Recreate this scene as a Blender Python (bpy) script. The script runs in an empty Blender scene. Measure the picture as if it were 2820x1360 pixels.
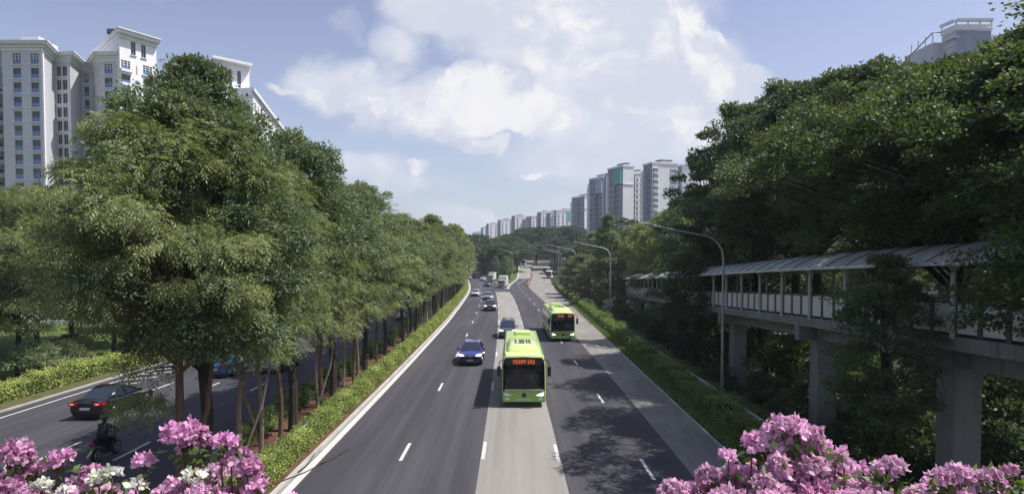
import bpy, math, random
import numpy as np
from mathutils import Vector, Matrix, noise as mnoise
R = math.radians
S = bpy.context.scene
COL = S.collection

# ------------------------------------------------------------------ camera
CAMH = 8.54; F = 1680.0; CU = 1410.0; HV = 708.0; PITCH = R(1.8)
cam_d = bpy.data.cameras.new('camera'); cam = bpy.data.objects.new('camera', cam_d); COL.objects.link(cam)
cam.location = (0, 0, CAMH); cam.rotation_euler = (R(90) - PITCH, 0, 0)
cam_d.sensor_width = 36; cam_d.lens = 36 * F / 2820
cam_d.shift_y = (HV + F * math.tan(PITCH) - 680) / 2820
cam_d.clip_start = 0.1; cam_d.clip_end = 6000
S.camera = cam
PV = HV + F * math.tan(PITCH)
def at(u, v, y):
    """world point at forward distance y seen at pixel (u, v) of the 2820 px wide photograph"""
    a = (u - CU) / F; b = (PV - v) / F
    dy = math.cos(PITCH) + b * math.sin(PITCH); dz = b * math.cos(PITCH) - math.sin(PITCH)
    k = y / dy
    return Vector((a * k, y, CAMH + dz * k))

# ------------------------------------------------------------------ light
SUN_EL = 59.0; SUN_AZ = 90.0      # azimuth from +Y towards +X
az, el = R(SUN_AZ), R(SUN_EL)
sdir = Vector((math.sin(az) * math.cos(el), math.cos(az) * math.cos(el), math.sin(el)))
sun_d = bpy.data.lights.new('sun', 'SUN'); sun = bpy.data.objects.new('sun', sun_d); COL.objects.link(sun)
sun_d.energy = 4.7; sun_d.angle = R(0.5); sun_d.color = (1.0, 0.955, 0.9)
sun.rotation_euler = sdir.to_track_quat('Z', 'Y').to_euler(); sun.location = (60, 0, 90)
S.view_settings.view_transform = 'Standard'; S.view_settings.look = 'None'
S.view_settings.gamma = 1; S.view_settings.exposure = 0.37
try: S.view_settings.use_curve_mapping = False
except Exception: pass
S.cycles.max_bounces = 6; S.cycles.diffuse_bounces = 3; S.cycles.glossy_bounces = 2
S.cycles.transmission_bounces = 3; S.cycles.transparent_max_bounces = 6; S.cycles.volume_bounces = 0
S.cycles.use_denoising = True; S.cycles.caustics_reflective = False; S.cycles.caustics_refractive = False
S.cycles.sample_clamp_indirect = 4

world = bpy.data.worlds.new('World'); S.world = world; world.use_nodes = True
def build_world():
    nt = world.node_tree; N = nt.nodes; L = nt.links; N.clear()
    def nd(t, **k):
        n = N.new(t)
        for a, b in k.items(): setattr(n, a, b)
        return n
    def mth(op, a, b=None, c=None, clamp=False):
        n = nd('ShaderNodeMath', operation=op, use_clamp=clamp)
        for i, q in enumerate((a, b, c)):
            if q is None: continue
            if isinstance(q, (int, float)): n.inputs[i].default_value = q
            else: L.new(q, n.inputs[i])
        return n.outputs[0]
    out = nd('ShaderNodeOutputWorld'); bg = nd('ShaderNodeBackground'); bg.inputs[1].default_value = 0.11
    sky = nd('ShaderNodeTexSky'); sky.sky_type = 'NISHITA'; sky.sun_disc = False
    sky.sun_elevation = R(SUN_EL); sky.sun_rotation = R(SUN_AZ); sky.altitude = 0
    sky.air_density = 1.0; sky.dust_density = 1.4; sky.ozone_density = 2.2
    tc = nd('ShaderNodeTexCoord'); sep = nd('ShaderNodeSeparateXYZ'); L.new(tc.outputs['Generated'], sep.inputs[0])
    ay = mth('MAXIMUM', mth('ABSOLUTE', sep.outputs[1]), 0.12)
    p = mth('DIVIDE', sep.outputs[0], ay); q = mth('DIVIDE', sep.outputs[2], ay)
    cmb = nd('ShaderNodeCombineXYZ'); L.new(p, cmb.inputs[0]); L.new(q, cmb.inputs[1])
    def fbm(scale, detail, rough, off, vec=None):
        n = nd('ShaderNodeTexNoise'); n.inputs['Scale'].default_value = scale; n.inputs['Detail'].default_value = detail
        n.inputs['Roughness'].default_value = rough
        m = nd('ShaderNodeVectorMath', operation='ADD'); m.inputs[1].default_value = off
        L.new(vec or cmb.outputs[0], m.inputs[0]); L.new(m.outputs[0], n.inputs['Vector'])
        return n
    w1 = fbm(5.5, 6, 0.6, (3.1, 7.7, 0.4))
    sc = nd('ShaderNodeVectorMath', operation='MULTIPLY_ADD')
    L.new(w1.outputs['Color'], sc.inputs[0]); sc.inputs[1].default_value = (0.20, 0.13, 0); sc.inputs[2].default_value = (-0.10, -0.065, 0)
    wp = nd('ShaderNodeVectorMath', operation='ADD'); L.new(cmb.outputs[0], wp.inputs[0]); L.new(sc.outputs[0], wp.inputs[1])
    # clouds: (u, v, ru, rv, weight) in photo pixels, turned into directions
    def blobs(cl, src, r1=1.35, r0=0.35):
        field = None
        for (u, v, ru, rv, wgt) in cl:
            s = nd('ShaderNodeVectorMath', operation='SUBTRACT'); L.new(src, s.inputs[0]); s.inputs[1].default_value = ((u - CU) / F, (HV - v) / F, 0)
            m = nd('ShaderNodeVectorMath', operation='MULTIPLY'); L.new(s.outputs[0], m.inputs[0]); m.inputs[1].default_value = (F / ru, F / rv, 0)
            ln = nd('ShaderNodeVectorMath', operation='LENGTH'); L.new(m.outputs[0], ln.inputs[0])
            mr = nd('ShaderNodeMapRange'); mr.interpolation_type = 'SMOOTHSTEP'
            L.new(ln.outputs['Value'], mr.inputs[0]); mr.inputs[1].default_value = r1; mr.inputs[2].default_value = r0; mr.inputs[3].default_value = 0; mr.inputs[4].default_value = wgt
            field = mr.outputs[0] if field is None else mth('MAXIMUM', field, mr.outputs[0])
        return field
    def ramp(x, lo, hi):
        mr = nd('ShaderNodeMapRange'); mr.interpolation_type = 'SMOOTHSTEP'; L.new(x, mr.inputs[0]); mr.inputs[1].default_value = lo; mr.inputs[2].default_value = hi; return mr.outputs[0]
    def mix(f, a_, b_):
        x = nd('ShaderNodeMix', data_type='RGBA'); L.new(f, x.inputs[0])
        for k_, q_ in ((6, a_), (7, b_)):
            if isinstance(q_, tuple): x.inputs[k_].default_value = (*q_, 1)
            else: L.new(q_, x.inputs[k_])
        return x.outputs[2]
    # soft high cloud behind, and crisp cumulus in front of it: (u, v, ru, rv, weight) of the photo turned into directions
    soft = blobs([(1560, 40, 430, 170, 1.0), (1250, 50, 200, 90, .85), (1700, 260, 360, 170, .95), (1200, 300, 300, 85, .8), (960, 240, 190, 95, .75), (1070, 130, 100, 60, .55), (950, 90, 60, 50, .42),
                  (1900, 250, 230, 150, .9), (2060, 225, 120, 34, .75), (1930, 400, 190, 90, .8), (780, 247, 80, 14, .5), (980, 460, 150, 55, .75), (1080, 510, 200, 45, .6), (1290, 612, 160, 44, .85), (1600, 570, 280, 50, .5), (480, -5, 80, 14, .3), (1650, 400, 350, 110, .6), (1640, 150, 360, 160, .68)], wp.outputs[0], 1.45, 0.3)
    crisp = blobs([(1330, 265, 130, 95, 1.0), (1440, 300, 140, 75, 1.0), (1240, 320, 150, 60, .75), (1340, 385, 80, 34, .7), (1560, 340, 50, 26, .8), (1820, 120, 150, 130, .95), (1960, 150, 60, 60, 1.0), (1930, 220, 90, 110, .95), (1700, 60, 170, 110, .8),
                   (1905, 330, 120, 90, .75), (2080, 215, 60, 20, .7), (1160, 462, 62, 30, .95), (1500, 463, 60, 14, .9), (2165, 258, 46, 28, .95), (1190, 35, 100, 60, .6), (880, 250, 90, 50, .6), (1600, 110, 260, 130, .72), (1500, 30, 200, 90, .7), (1780, 250, 160, 110, .72), (1020, 300, 110, 40, .6), (1850, 90, 130, 80, .9)], wp.outputs[0], 1.3, 0.45)
    nf = fbm(5.0, 10, 0.62, (1.3, 2.2, 5.0)); nf2 = fbm(13, 11, 0.68, (7.3, 1.2, 2.0)); n3 = fbm(3.0, 8, 0.55, (9.3, 4.2, 1.0), wp.outputs[0])
    ds = mth('ADD', soft, mth('MULTIPLY', mth('SUBTRACT', nf.outputs['Fac'], 0.5), 1.3))
    dc = mth('ADD', crisp, mth('MULTIPLY', mth('SUBTRACT', nf2.outputs['Fac'], 0.5), 1.0))
    fs = ramp(ds, 0.12, 0.74); fc = ramp(dc, 0.26, 0.60)
    # relief: the same noise read a little nearer the sun gives lit and shaded sides of the billows
    ra = fbm(8, 9, 0.6, (4.3, 1.2, 2.0), wp.outputs[0]); rb = fbm(8, 9, 0.6, (4.3 + .022, 1.2 + .03, 2.0), wp.outputs[0])
    relief = mth('MULTIPLY', mth('SUBTRACT', ra.outputs['Fac'], rb.outputs['Fac']), 2.0)
    veil = nd('ShaderNodeMapRange'); L.new(q, veil.inputs[0]); veil.inputs[1].default_value = 0.42; veil.inputs[2].default_value = 0.0; veil.inputs[3].default_value = 0.02; veil.inputs[4].default_value = 0.3
    SOFT_C = mix(ramp(mth('ADD', n3.outputs['Fac'], mth('MULTIPLY', relief, 0.5)), 0.38, 0.66), (4.9, 5.15, 5.95), (6.0, 6.05, 6.45))
    # cumulus: bright shoulders, greyer undersides and hollows
    CRISP_C = mix(ramp(mth('ADD', relief, mth('ADD', mth('MULTIPLY', dc, 0.42), mth('MULTIPLY', n3.outputs['Fac'], 0.9))), 0.52, 1.08), (4.75, 5.0, 5.8), (6.85, 6.75, 6.8))
    # blue of the sky: Nishita, slightly softened
    hs = nd('ShaderNodeHueSaturation'); hs.inputs['Hue'].default_value = 0.517; hs.inputs['Saturation'].default_value = 0.86; hs.inputs['Value'].default_value = 1.05
    L.new(sky.outputs[0], hs.inputs['Color'])
    c0 = mix(veil.outputs[0], hs.outputs[0], (5.0, 5.3, 6.2))
    c1 = mix(mth('MULTIPLY', fs, 0.9), c0, SOFT_C); c2 = mix(mth('MULTIPLY', fc, 0.92), c1, CRISP_C)
    L.new(c2, bg.inputs[0]); L.new(bg.outputs[0], out.inputs[0])
    world.cycles.sampling_method = 'MANUAL'; world.cycles.sample_map_resolution = 512
build_world()

# ------------------------------------------------------------------ helpers
def tag(o, label=None, cat=None, group=None, kind=None):
    if label: o['label'] = label
    if cat: o['category'] = cat
    if group: o['group'] = group
    if kind: o['kind'] = kind
    return o
def empty(name, loc=(0, 0, 0), rz=0, label=None, cat=None, group=None):
    o = bpy.data.objects.new(name, None); COL.objects.link(o); o.location = loc; o.rotation_euler = (0, 0, rz)
    o.empty_display_size = 0.3
    return tag(o, label, cat, group)
def link(name, me, parent=None, loc=None, rz=None):
    o = bpy.data.objects.new(name, me); COL.objects.link(o)
    if parent: o.parent = parent
    if loc is not None: o.location = loc
    if rz is not None: o.rotation_euler = (0, 0, rz)
    return o
def copy_tree(o, parent=None):
    c = o.copy(); COL.objects.link(c)
    if parent: c.parent = parent
    for ch in list(o.children): copy_tree(ch, c)
    return c

class MB:
    def __init__(s): s.v = []; s.f = []; s.m = []; s.mats = []
    def mi(s, mat):
        if mat not in s.mats: s.mats.append(mat)
        return s.mats.index(mat)
    def add(s, vs, fs, mat):
        b = len(s.v); k = s.mi(mat); s.v += [tuple(p) for p in vs]
        for f in fs: s.f.append(tuple(i + b for i in f)); s.m.append(k)
    def quad(s, a, b, c, d, mat): s.add([a, b, c, d], [(0, 1, 2, 3)], mat)
    def box(s, c, d, mat, rz=0, M=None):
        x, y, z = d[0] / 2, d[1] / 2, d[2] / 2
        vs = [(-x, -y, -z), (x, -y, -z), (x, y, -z), (-x, y, -z), (-x, -y, z), (x, -y, z), (x, y, z), (-x, y, z)]
        ca, sa = math.cos(rz), math.sin(rz)
        vs = [(a * ca - b * sa + c[0], a * sa + b * ca + c[1], e + c[2]) for a, b, e in vs]
        if M: vs = [tuple(M @ Vector(p)) for p in vs]
        s.add(vs, [(0, 3, 2, 1), (4, 5, 6, 7), (0, 1, 5, 4), (1, 2, 6, 5), (2, 3, 7, 6), (3, 0, 4, 7)], mat)
    def prism(s, poly, z0, z1, mat, cap=True):
        n = len(poly); vs = [(x, y, z0) for x, y in poly] + [(x, y, z1) for x, y in poly]
        fs = [(i, (i + 1) % n, (i + 1) % n + n, i + n) for i in range(n)]
        if cap: fs += [tuple(range(n, 2 * n)), tuple(range(n - 1, -1, -1))]
        s.add(vs, fs, mat)
    def tube(s, pts, rads, mat, n=8, cap=True):
        pts = [Vector(p) for p in pts]
        if not hasattr(rads, '__len__'): rads = [rads] * len(pts)
        rings = []; u = None
        for i, p in enumerate(pts):
            t = (pts[min(i + 1, len(pts) - 1)] - pts[max(i - 1, 0)])
            t = t.normalized() if t.length > 1e-9 else Vector((0, 0, 1))
            if u is None:
                u = t.cross(Vector((0.13, 1, 0.07)));
                if u.length < 0.1: u = t.cross(Vector((1, 0, 0)))
            u = (u - t * u.dot(t)).normalized(); w = t.cross(u)
            rings.append([p + (u * math.cos(2 * math.pi * k / n) + w * math.sin(2 * math.pi * k / n)) * rads[i] for k in range(n)])
        vs = [q for r in rings for q in r]; fs = []
        for i in range(len(pts) - 1):
            for k in range(n):
                a = i * n + k; b = i * n + (k + 1) % n
                fs.append((a, b, b + n, a + n))
        if cap: fs += [tuple(range(n - 1, -1, -1)), tuple(range((len(pts) - 1) * n, len(pts) * n))]
        s.add(vs, fs, mat)
    def disc(s, c, r, axis, mat, th=0.02, n=20):
        a = Vector(axis).normalized() * th / 2; c = Vector(c)
        s.tube([c - a, c + a], r, mat, n)
    def build(s, name, parent=None, loc=None, rz=None, smooth=30, bevel=None, sub=0):
        me = bpy.data.meshes.new(name); me.from_pydata(s.v, [], s.f)
        for m in s.mats: me.materials.append(m)
        me.polygons.foreach_set('material_index', s.m)
        if smooth:
            me.shade_smooth(); me.set_sharp_from_angle(angle=R(smooth))
        me.update()
        o = link(name, me, parent, loc, rz)
        if bevel:
            b = o.modifiers.new('bevel', 'BEVEL'); b.width = bevel; b.segments = 3; b.limit_method = 'ANGLE'; b.angle_limit = R(25); b.harden_normals = False
        if sub:
            b = o.modifiers.new('sub', 'SUBSURF'); b.levels = sub; b.render_levels = sub
        return o

# ------------------------------------------------------------------ materials
def newmat(name):
    m = bpy.data.materials.new(name); m.use_nodes = True
    nt = m.node_tree; b = nt.nodes['Principled BSDF']; return m, nt, b
def plain(name, c, rough=0.6, metal=0.0, spec=0.5, emit=None, es=1.0, coat=0.0):
    m, nt, b = newmat(name)
    b.inputs['Base Color'].default_value = (*c, 1); b.inputs['Roughness'].default_value = rough; b.inputs['Metallic'].default_value = metal
    b.inputs['Specular IOR Level'].default_value = spec; b.inputs['Coat Weight'].default_value = coat; b.inputs['Coat Roughness'].default_value = 0.08
    if emit: b.inputs['Emission Color'].default_value = (*emit, 1); b.inputs['Emission Strength'].default_value = es
    return m
def noisy(name, c1, c2, scale=(1, 1, 1), ns=2.0, detail=6, rough=0.7, spec=0.3, layers=(), metal=0.0, bump=0.0, lo=0.35, hi=0.65, rg=0.6):
    """two colours mixed by noise; layers: (colour, scale3, noise scale, lo, hi, amount)"""
    m, nt, b = newmat(name); N = nt.nodes; L = nt.links
    tc = N.new('ShaderNodeTexCoord')
    def fac(sc3, s, lo, hi, seed, det=detail):
        mp = N.new('ShaderNodeMapping'); mp.inputs['Scale'].default_value = sc3; mp.inputs['Location'].default_value = (seed * 13.7, seed * 7.1, seed * 3.3)
        L.new(tc.outputs['Object'], mp.inputs[0]); t = N.new('ShaderNodeTexNoise'); t.inputs['Scale'].default_value = s; t.inputs['Detail'].default_value = det
        t.inputs['Roughness'].default_value = rg
        L.new(mp.outputs[0], t.inputs['Vector']); r = N.new('ShaderNodeMapRange'); r.inputs[1].default_value = lo; r.inputs[2].default_value = hi
        L.new(t.outputs['Fac'], r.inputs[0]); return r.outputs[0], t
    f, t0 = fac(scale, ns, lo, hi, 0)
    mx = N.new('ShaderNodeMix'); mx.data_type = 'RGBA'; mx.inputs[6].default_value = (*c1, 1); mx.inputs[7].default_value = (*c2, 1); L.new(f, mx.inputs[0])
    cur = mx.outputs[2]
    for i, (c, s3, s, lo_, hi_, amt) in enumerate(layers):
        f, _ = fac(s3, s, lo_, hi_, i + 1); mu = N.new('ShaderNodeMath'); mu.operation = 'MULTIPLY'; mu.inputs[1].default_value = amt; L.new(f, mu.inputs[0])
        mx = N.new('ShaderNodeMix'); mx.data_type = 'RGBA'; L.new(mu.outputs[0], mx.inputs[0]); L.new(cur, mx.inputs[6]); mx.inputs[7].default_value = (*c, 1); cur = mx.outputs[2]
    L.new(cur, b.inputs['Base Color']); b.inputs['Roughness'].default_value = rough; b.inputs['Specular IOR Level'].default_value = spec; b.inputs['Metallic'].default_value = metal
    if bump:
        bp = N.new('ShaderNodeBump'); bp.inputs['Strength'].default_value = bump; bp.inputs['Distance'].default_value = 0.03; L.new(t0.outputs['Fac'], bp.inputs['Height']); L.new(bp.outputs[0], b.inputs['Normal'])
    return m
def leafmat(name, cols, trans=0.3, rough=0.5, spec=0.35, tm=(1.25, 1.35, 0.6), gain=1.0, sat=0.79):
    cols = [tuple(min(.9, x * gain) for x in c) for c in cols]
    m, nt, b = newmat(name); N = nt.nodes; L = nt.links
    at_ = N.new('ShaderNodeAttribute'); at_.attribute_name = 'tint'
    oi = N.new('ShaderNodeObjectInfo')
    cr = N.new('ShaderNodeValToRGB'); e = cr.color_ramp.elements
    e[0].position = 0; e[0].color = (*cols[0], 1); e[1].position = 1; e[1].color = (*cols[-1], 1)
    for i, c in enumerate(cols[1:-1]):
        x = e.new((i + 1) / (len(cols) - 1)); x.color = (*c, 1)
    L.new(at_.outputs['Fac'], cr.inputs[0])
    hs = N.new('ShaderNodeHueSaturation'); hs.inputs['Saturation'].default_value = sat; L.new(cr.outputs[0], hs.inputs['Color'])
    mr = N.new('ShaderNodeMapRange'); L.new(oi.outputs['Random'], mr.inputs[0]); mr.inputs[3].default_value = 0.8; mr.inputs[4].default_value = 1.2; L.new(mr.outputs[0], hs.inputs['Value'])
    mh = N.new('ShaderNodeMapRange'); L.new(oi.outputs['Random'], mh.inputs[0]); mh.inputs[3].default_value = 0.512; mh.inputs[4].default_value = 0.488; L.new(mh.outputs[0], hs.inputs['Hue'])
    L.new(hs.outputs[0], b.inputs['Base Color']); b.inputs['Roughness'].default_value = rough; b.inputs['Specular IOR Level'].default_value = spec
    tr = N.new('ShaderNodeBsdfTranslucent'); g = N.new('ShaderNodeMix'); g.data_type = 'RGBA'; g.blend_type = 'MULTIPLY'; g.inputs[0].default_value = 1
    g.inputs[7].default_value = (*tm, 1); L.new(hs.outputs[0], g.inputs[6]); L.new(g.outputs[2], tr.inputs[0])
    ms = N.new('ShaderNodeMixShader'); ms.inputs[0].default_value = trans; L.new(b.outputs[0], ms.inputs[1]); L.new(tr.outputs[0], ms.inputs[2])
    L.new(ms.outputs[0], nt.nodes['Material Output'].inputs[0]); return m

ASPH = noisy('asphalt', (0.049, 0.048, 0.058), (0.068, 0.066, 0.077), (1, 0.12, 1), 0.55, 7, rough=0.82, spec=0.25,
             layers=[((0.105, 0.101, 0.112), (1.3, 0.03, 1), 1.0, 0.46, 0.72, 0.6), ((0.038, 0.036, 0.042), (1, .5, 1), 30, 0.5, 0.75, 0.5), ((0.115, 0.11, 0.115), (1, 1, 1), 55, 0.58, 0.8, 0.35),
                     ((0.036, 0.034, 0.04), (0.6, 0.015, 1), 1.7, 0.5, 0.66, 0.5), ((0.045, 0.043, 0.05), (1, .25, 1), .23, .56, .6, .4)])
CONC_LANE = noisy('concrete_lane', (0.25, 0.24, 0.22), (0.30, 0.285, 0.262), (1, 0.1, 1), 0.7, 7, rough=0.85, spec=0.25,
             layers=[((0.165, 0.155, 0.148), (1.4, 0.03, 1), 1.1, 0.5, 0.75, 0.5), ((0.15, 0.145, 0.14), (1, .6, 1), 26, 0.5, 0.75, 0.4), ((0.31, 0.30, 0.28), (1, 1, 1), 60, 0.58, 0.8, 0.35)])
CONC_OLD = noisy('concrete_old', (0.19, 0.18, 0.17), (0.29, 0.275, 0.255), (1, 0.35, 1), 0.5, 8, rough=0.85, spec=0.25,
             layers=[((0.12, 0.112, 0.108), (1.0, 0.25, 1), 2.5, 0.5, 0.7, 0.45), ((0.11, 0.105, 0.10), (1, 1, 1), 40, 0.5, 0.75, 0.3)])
MARK = noisy('road_paint', (0.50, 0.50, 0.49), (0.62, 0.62, 0.60), (1, 1, 1), 3, 6, rough=0.6, layers=[((0.3, 0.29, 0.28), (1, .4, 1), 9, 0.55, 0.75, 0.55)])
SOIL = noisy('mulch', (0.105, 0.055, 0.038), (0.16, 0.09, 0.065), (1, 1, 1), 1.2, 8, rough=0.95, spec=0.1, bump=0.6,
             layers=[((0.045, 0.026, 0.02), (1, 1, 1), 14, 0.48, 0.62, 0.8), ((0.24, 0.17, 0.13), (1, 1, 1), 22, 0.6, 0.72, 0.6), ((0.07, 0.09, 0.03), (1, 1, 1), 1.1, 0.55, 0.7, 0.4)])
GROUND = noisy('soil_and_grass', (0.035, 0.042, 0.018), (0.06, 0.05, 0.03), (1, 1, 1), 0.35, 8, rough=0.95, spec=0.1, bump=0.5,
             layers=[((0.02, 0.02, 0.012), (1, 1, 1), 5, 0.45, 0.65, 0.7), ((0.13, 0.11, 0.07), (1, 1, 1), 9, 0.6, 0.72, 0.6)])
LAWN = noisy('lawn_green', (0.085, 0.125, 0.03), (0.12, 0.155, 0.04), (1, 1, 1), 0.6, 8, rough=0.9, spec=0.15, bump=0.4,
             layers=[((0.035, 0.065, 0.016), (1, 1, 1), 18, 0.45, 0.65, 0.7)])
KERB = noisy('kerb_concrete', (0.36, 0.35, 0.33), (0.46, 0.45, 0.42), (1, .3, 1), 2, 6, rough=0.85, layers=[((0.2, 0.18, 0.15), (1, .2, 1), 3, 0.52, 0.7, 0.6)])
CONC = noisy('structural_concrete', (0.21, 0.205, 0.195), (0.29, 0.28, 0.265), (1, 1, 0.4), 0.8, 8, rough=0.85, spec=0.25,
             layers=[((0.12, 0.115, 0.11), (2.5, 2.5, 0.15), 1.4, 0.52, 0.72, 0.6), ((0.34, 0.33, 0.31), (1, 1, 1), 4, .55, .75, .4)])
BARK_D = noisy('bark_dark', (0.035, 0.03, 0.025), (0.07, 0.06, 0.05), (3, 3, 0.6), 3, 6, rough=0.95, spec=0.1, bump=0.4)
BARK_P = noisy('bark_pale', (0.17, 0.135, 0.10), (0.26, 0.21, 0.165), (3, 3, 0.5), 2.5, 6, rough=0.9, spec=0.1, bump=0.3)
BARK_R = noisy('bark_reddish', (0.11, 0.07, 0.048), (0.18, 0.115, 0.08), (3, 3, 0.5), 2.5, 6, rough=0.9, spec=0.1, bump=0.3)
L_FEATH = leafmat('leaves_feathery', [(0.045, 0.058, 0.018), (0.074, 0.092, 0.027), (0.105, 0.125, 0.036), (0.148, 0.165, 0.044)], trans=0.38, gain=2.1)
L_BROAD = leafmat('leaves_broad', [(0.043, 0.064, 0.027), (0.064, 0.090, 0.038), (0.088, 0.114, 0.052), (0.122, 0.146, 0.076)], trans=0.3, rough=0.55, spec=0.3, gain=2.1)
L_OLIVE = leafmat('leaves_olive', [(0.06, 0.068, 0.03), (0.09, 0.10, 0.045), (0.125, 0.13, 0.06), (0.17, 0.165, 0.085)], trans=0.32, gain=1.9)
L_DARK = leafmat('leaves_dark', [(0.026, 0.045, 0.014), (0.04, 0.065, 0.018), (0.055, 0.085, 0.025), (0.085, 0.115, 0.035)], trans=0.32, gain=1.7, sat=.68)
L_BRIGHT = leafmat('leaves_bright', [(0.045, 0.075, 0.014), (0.07, 0.115, 0.02), (0.095, 0.15, 0.024), (0.13, 0.19, 0.03)], trans=0.4, gain=0.95, sat=.74)
L_HEDGE = leafmat('leaves_hedge_yellow', [(0.085, 0.12, 0.018), (0.15, 0.20, 0.025), (0.22, 0.27, 0.035), (0.31, 0.35, 0.06)], trans=0.32, gain=1.5)
L_HEDGE2 = leafmat('leaves_hedge_green', [(0.04, 0.075, 0.014), (0.065, 0.115, 0.02), (0.10, 0.16, 0.026), (0.15, 0.21, 0.035)], trans=0.32, gain=1.65)
L_RAIN = leafmat('leaves_rain_tree', [(0.035, 0.062, 0.022), (0.05, 0.085, 0.026), (0.07, 0.11, 0.03), (0.10, 0.145, 0.04)], trans=0.25)
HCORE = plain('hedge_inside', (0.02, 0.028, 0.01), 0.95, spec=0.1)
STEEL = noisy('galvanised_steel', (0.33, 0.34, 0.35), (0.42, 0.43, 0.44), (1, 1, .3), 2, 5, rough=0.5, spec=0.5, metal=0.4)
PAINTED = noisy('white_wall', (0.77, 0.77, 0.78), (0.82, 0.82, 0.82), (1, 1, 0.25), 0.25, 6, rough=0.8, spec=0.3, layers=[((0.52, 0.52, 0.53), (1, 1, .06), 0.9, 0.52, 0.75, 0.4)])
PAINT_GREY = noisy('grey_wall', (0.52, 0.52, 0.56), (0.59, 0.59, 0.62), (1, 1, 0.25), 0.25, 6, rough=0.8, spec=0.3)
TRIM = noisy('trim_white', (0.72, 0.72, 0.73), (0.78, 0.78, 0.78), (1, 1, 1), 0.5, 4, rough=0.7)
def tinted(name, c, k=0.75, ns=0.4):
    return noisy(name, tuple(x * k for x in c), c, (1, 1, .3), ns, 5, rough=0.8, spec=0.3)
WALL_BLUE = tinted('pale_blue_wall', (0.42, 0.45, 0.58), .85)
WALL_TEAL = tinted('teal_wall', (0.10, 0.42, 0.36), .85)
GLASS_D = plain('dark_window_glass', (0.022, 0.026, 0.033), 0.12, spec=0.7)
GLASS_B = plain('blue_window_panel', (0.10, 0.20, 0.42), 0.25, spec=0.6)
GLASS_FAR = plain('far_window_glass', (0.09, 0.10, 0.12), 0.2, spec=0.6)
ROOF_D = plain('dark_roof', (0.05, 0.05, 0.06), 0.5)
RUBBER = plain('tyre_rubber', (0.018, 0.018, 0.018), 0.85, spec=0.2)
BLACK = plain('black_plastic', (0.012, 0.012, 0.013), 0.45)
RIM = plain('alloy_rim', (0.45, 0.45, 0.47), 0.3, metal=0.8)
CGLASS = plain('car_glass', (0.02, 0.028, 0.045), 0.06, spec=0.9)
LAMPG = plain('headlight_glass', (0.75, 0.78, 0.85), 0.12, spec=0.9)
HEADON = plain('headlight_lit', (0.85, 0.87, 0.9), 0.15, emit=(1, 0.97, 0.9), es=1.6)
TAIL = plain('tail_light_red', (0.35, 0.01, 0.012), 0.2, spec=0.7)
CHROME = plain('chrome', (0.7, 0.7, 0.72), 0.15, metal=0.9)
PLATE = plain('licence_plate_face', (0.55, 0.55, 0.55), 0.5)
PLATEK = plain('licence_plate_dark', (0.03, 0.03, 0.03), 0.5)
LED = plain('orange_led', (0.35, 0.04, 0.01), 0.5, emit=(1.0, 0.16, 0.04), es=0.5)
# ------------------------------------------------------------------ foliage generators
def nrm(a): return a / np.maximum(np.linalg.norm(a, axis=1, keepdims=True), 1e-9)
def leaf_mesh(name, P, D, NRM, ln, wd, tint, mat, fold=0.18, extra=None):
    """one folded rhombus per leaf: P base, D direction, NRM face normal, ln length, wd width"""
    n = len(P); D = nrm(D); S_ = nrm(np.cross(D, NRM)); U = np.cross(S_, D)
    ln = np.broadcast_to(ln, (n,))[:, None]; wd = np.broadcast_to(wd, (n,))[:, None]
    mid = P + D * ln * 0.45
    V = np.empty((n, 4, 3)); V[:, 0] = P; V[:, 1] = mid + S_ * wd * .5 - U * wd * fold; V[:, 2] = P + D * ln - U * ln * 0.08; V[:, 3] = mid - S_ * wd * .5 - U * wd * fold
    me = bpy.data.meshes.new(name)
    ev, ef = ([], []) if extra is None else extra
    nv = 4 * n + len(ev); me.vertices.add(nv)
    co = np.concatenate([V.reshape(-1, 3), np.array(ev, float).reshape(-1, 3)]) if len(ev) else V.reshape(-1, 3)
    me.vertices.foreach_set('co', co.astype(np.float32).ravel())
    li = np.arange(4 * n, dtype=np.int32); sizes = np.full(n, 4, np.int32)
    if len(ef):
        fl = np.array([i + 4 * n for f in ef for i in f], np.int32); li = np.concatenate([li, fl]); sizes = np.concatenate([sizes, np.array([len(f) for f in ef], np.int32)])
    me.loops.add(len(li)); me.loops.foreach_set('vertex_index', li)
    me.polygons.add(len(sizes)); st = np.concatenate([[0], np.cumsum(sizes)[:-1]]).astype(np.int32)
    me.polygons.foreach_set('loop_start', st)
    me.materials.append(mat)
    if len(ef):
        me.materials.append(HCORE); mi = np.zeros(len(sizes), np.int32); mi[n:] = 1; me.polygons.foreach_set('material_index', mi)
    me.update(calc_edges=True)
    a = me.attributes.new('tint', 'FLOAT', 'POINT'); tv = np.zeros(nv, np.float32); tv[:4 * n] = np.repeat(np.clip(tint, 0, 1), 4); a.data.foreach_set('value', tv)
    return me
PROF = {
    'cone': lambda t: np.interp(t, [0, .08, .25, .5, .8, 1], [.45, .85, 1.0, .9, .55, .1]),
    'point': lambda t: np.interp(t, [0, .08, .25, .5, .8, 1], [.45, .85, 1.0, .72, .34, .05]),
    'oval': lambda t: np.interp(t, [0, .1, .35, .65, .9, 1], [.35, .8, 1.0, .9, .5, .12]),
    'dome': lambda t: np.interp(t, [0, .15, .4, .7, .9, 1], [.55, .95, 1.0, .8, .5, .15]),
    'flat': lambda t: np.interp(t, [0, .3, .6, .85, 1], [.5, .95, 1.0, .8, .35]),
    'tall': lambda t: np.interp(t, [0, .1, .3, .6, .85, 1], [.6, .95, 1.0, .88, .6, .2]),
}
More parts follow.
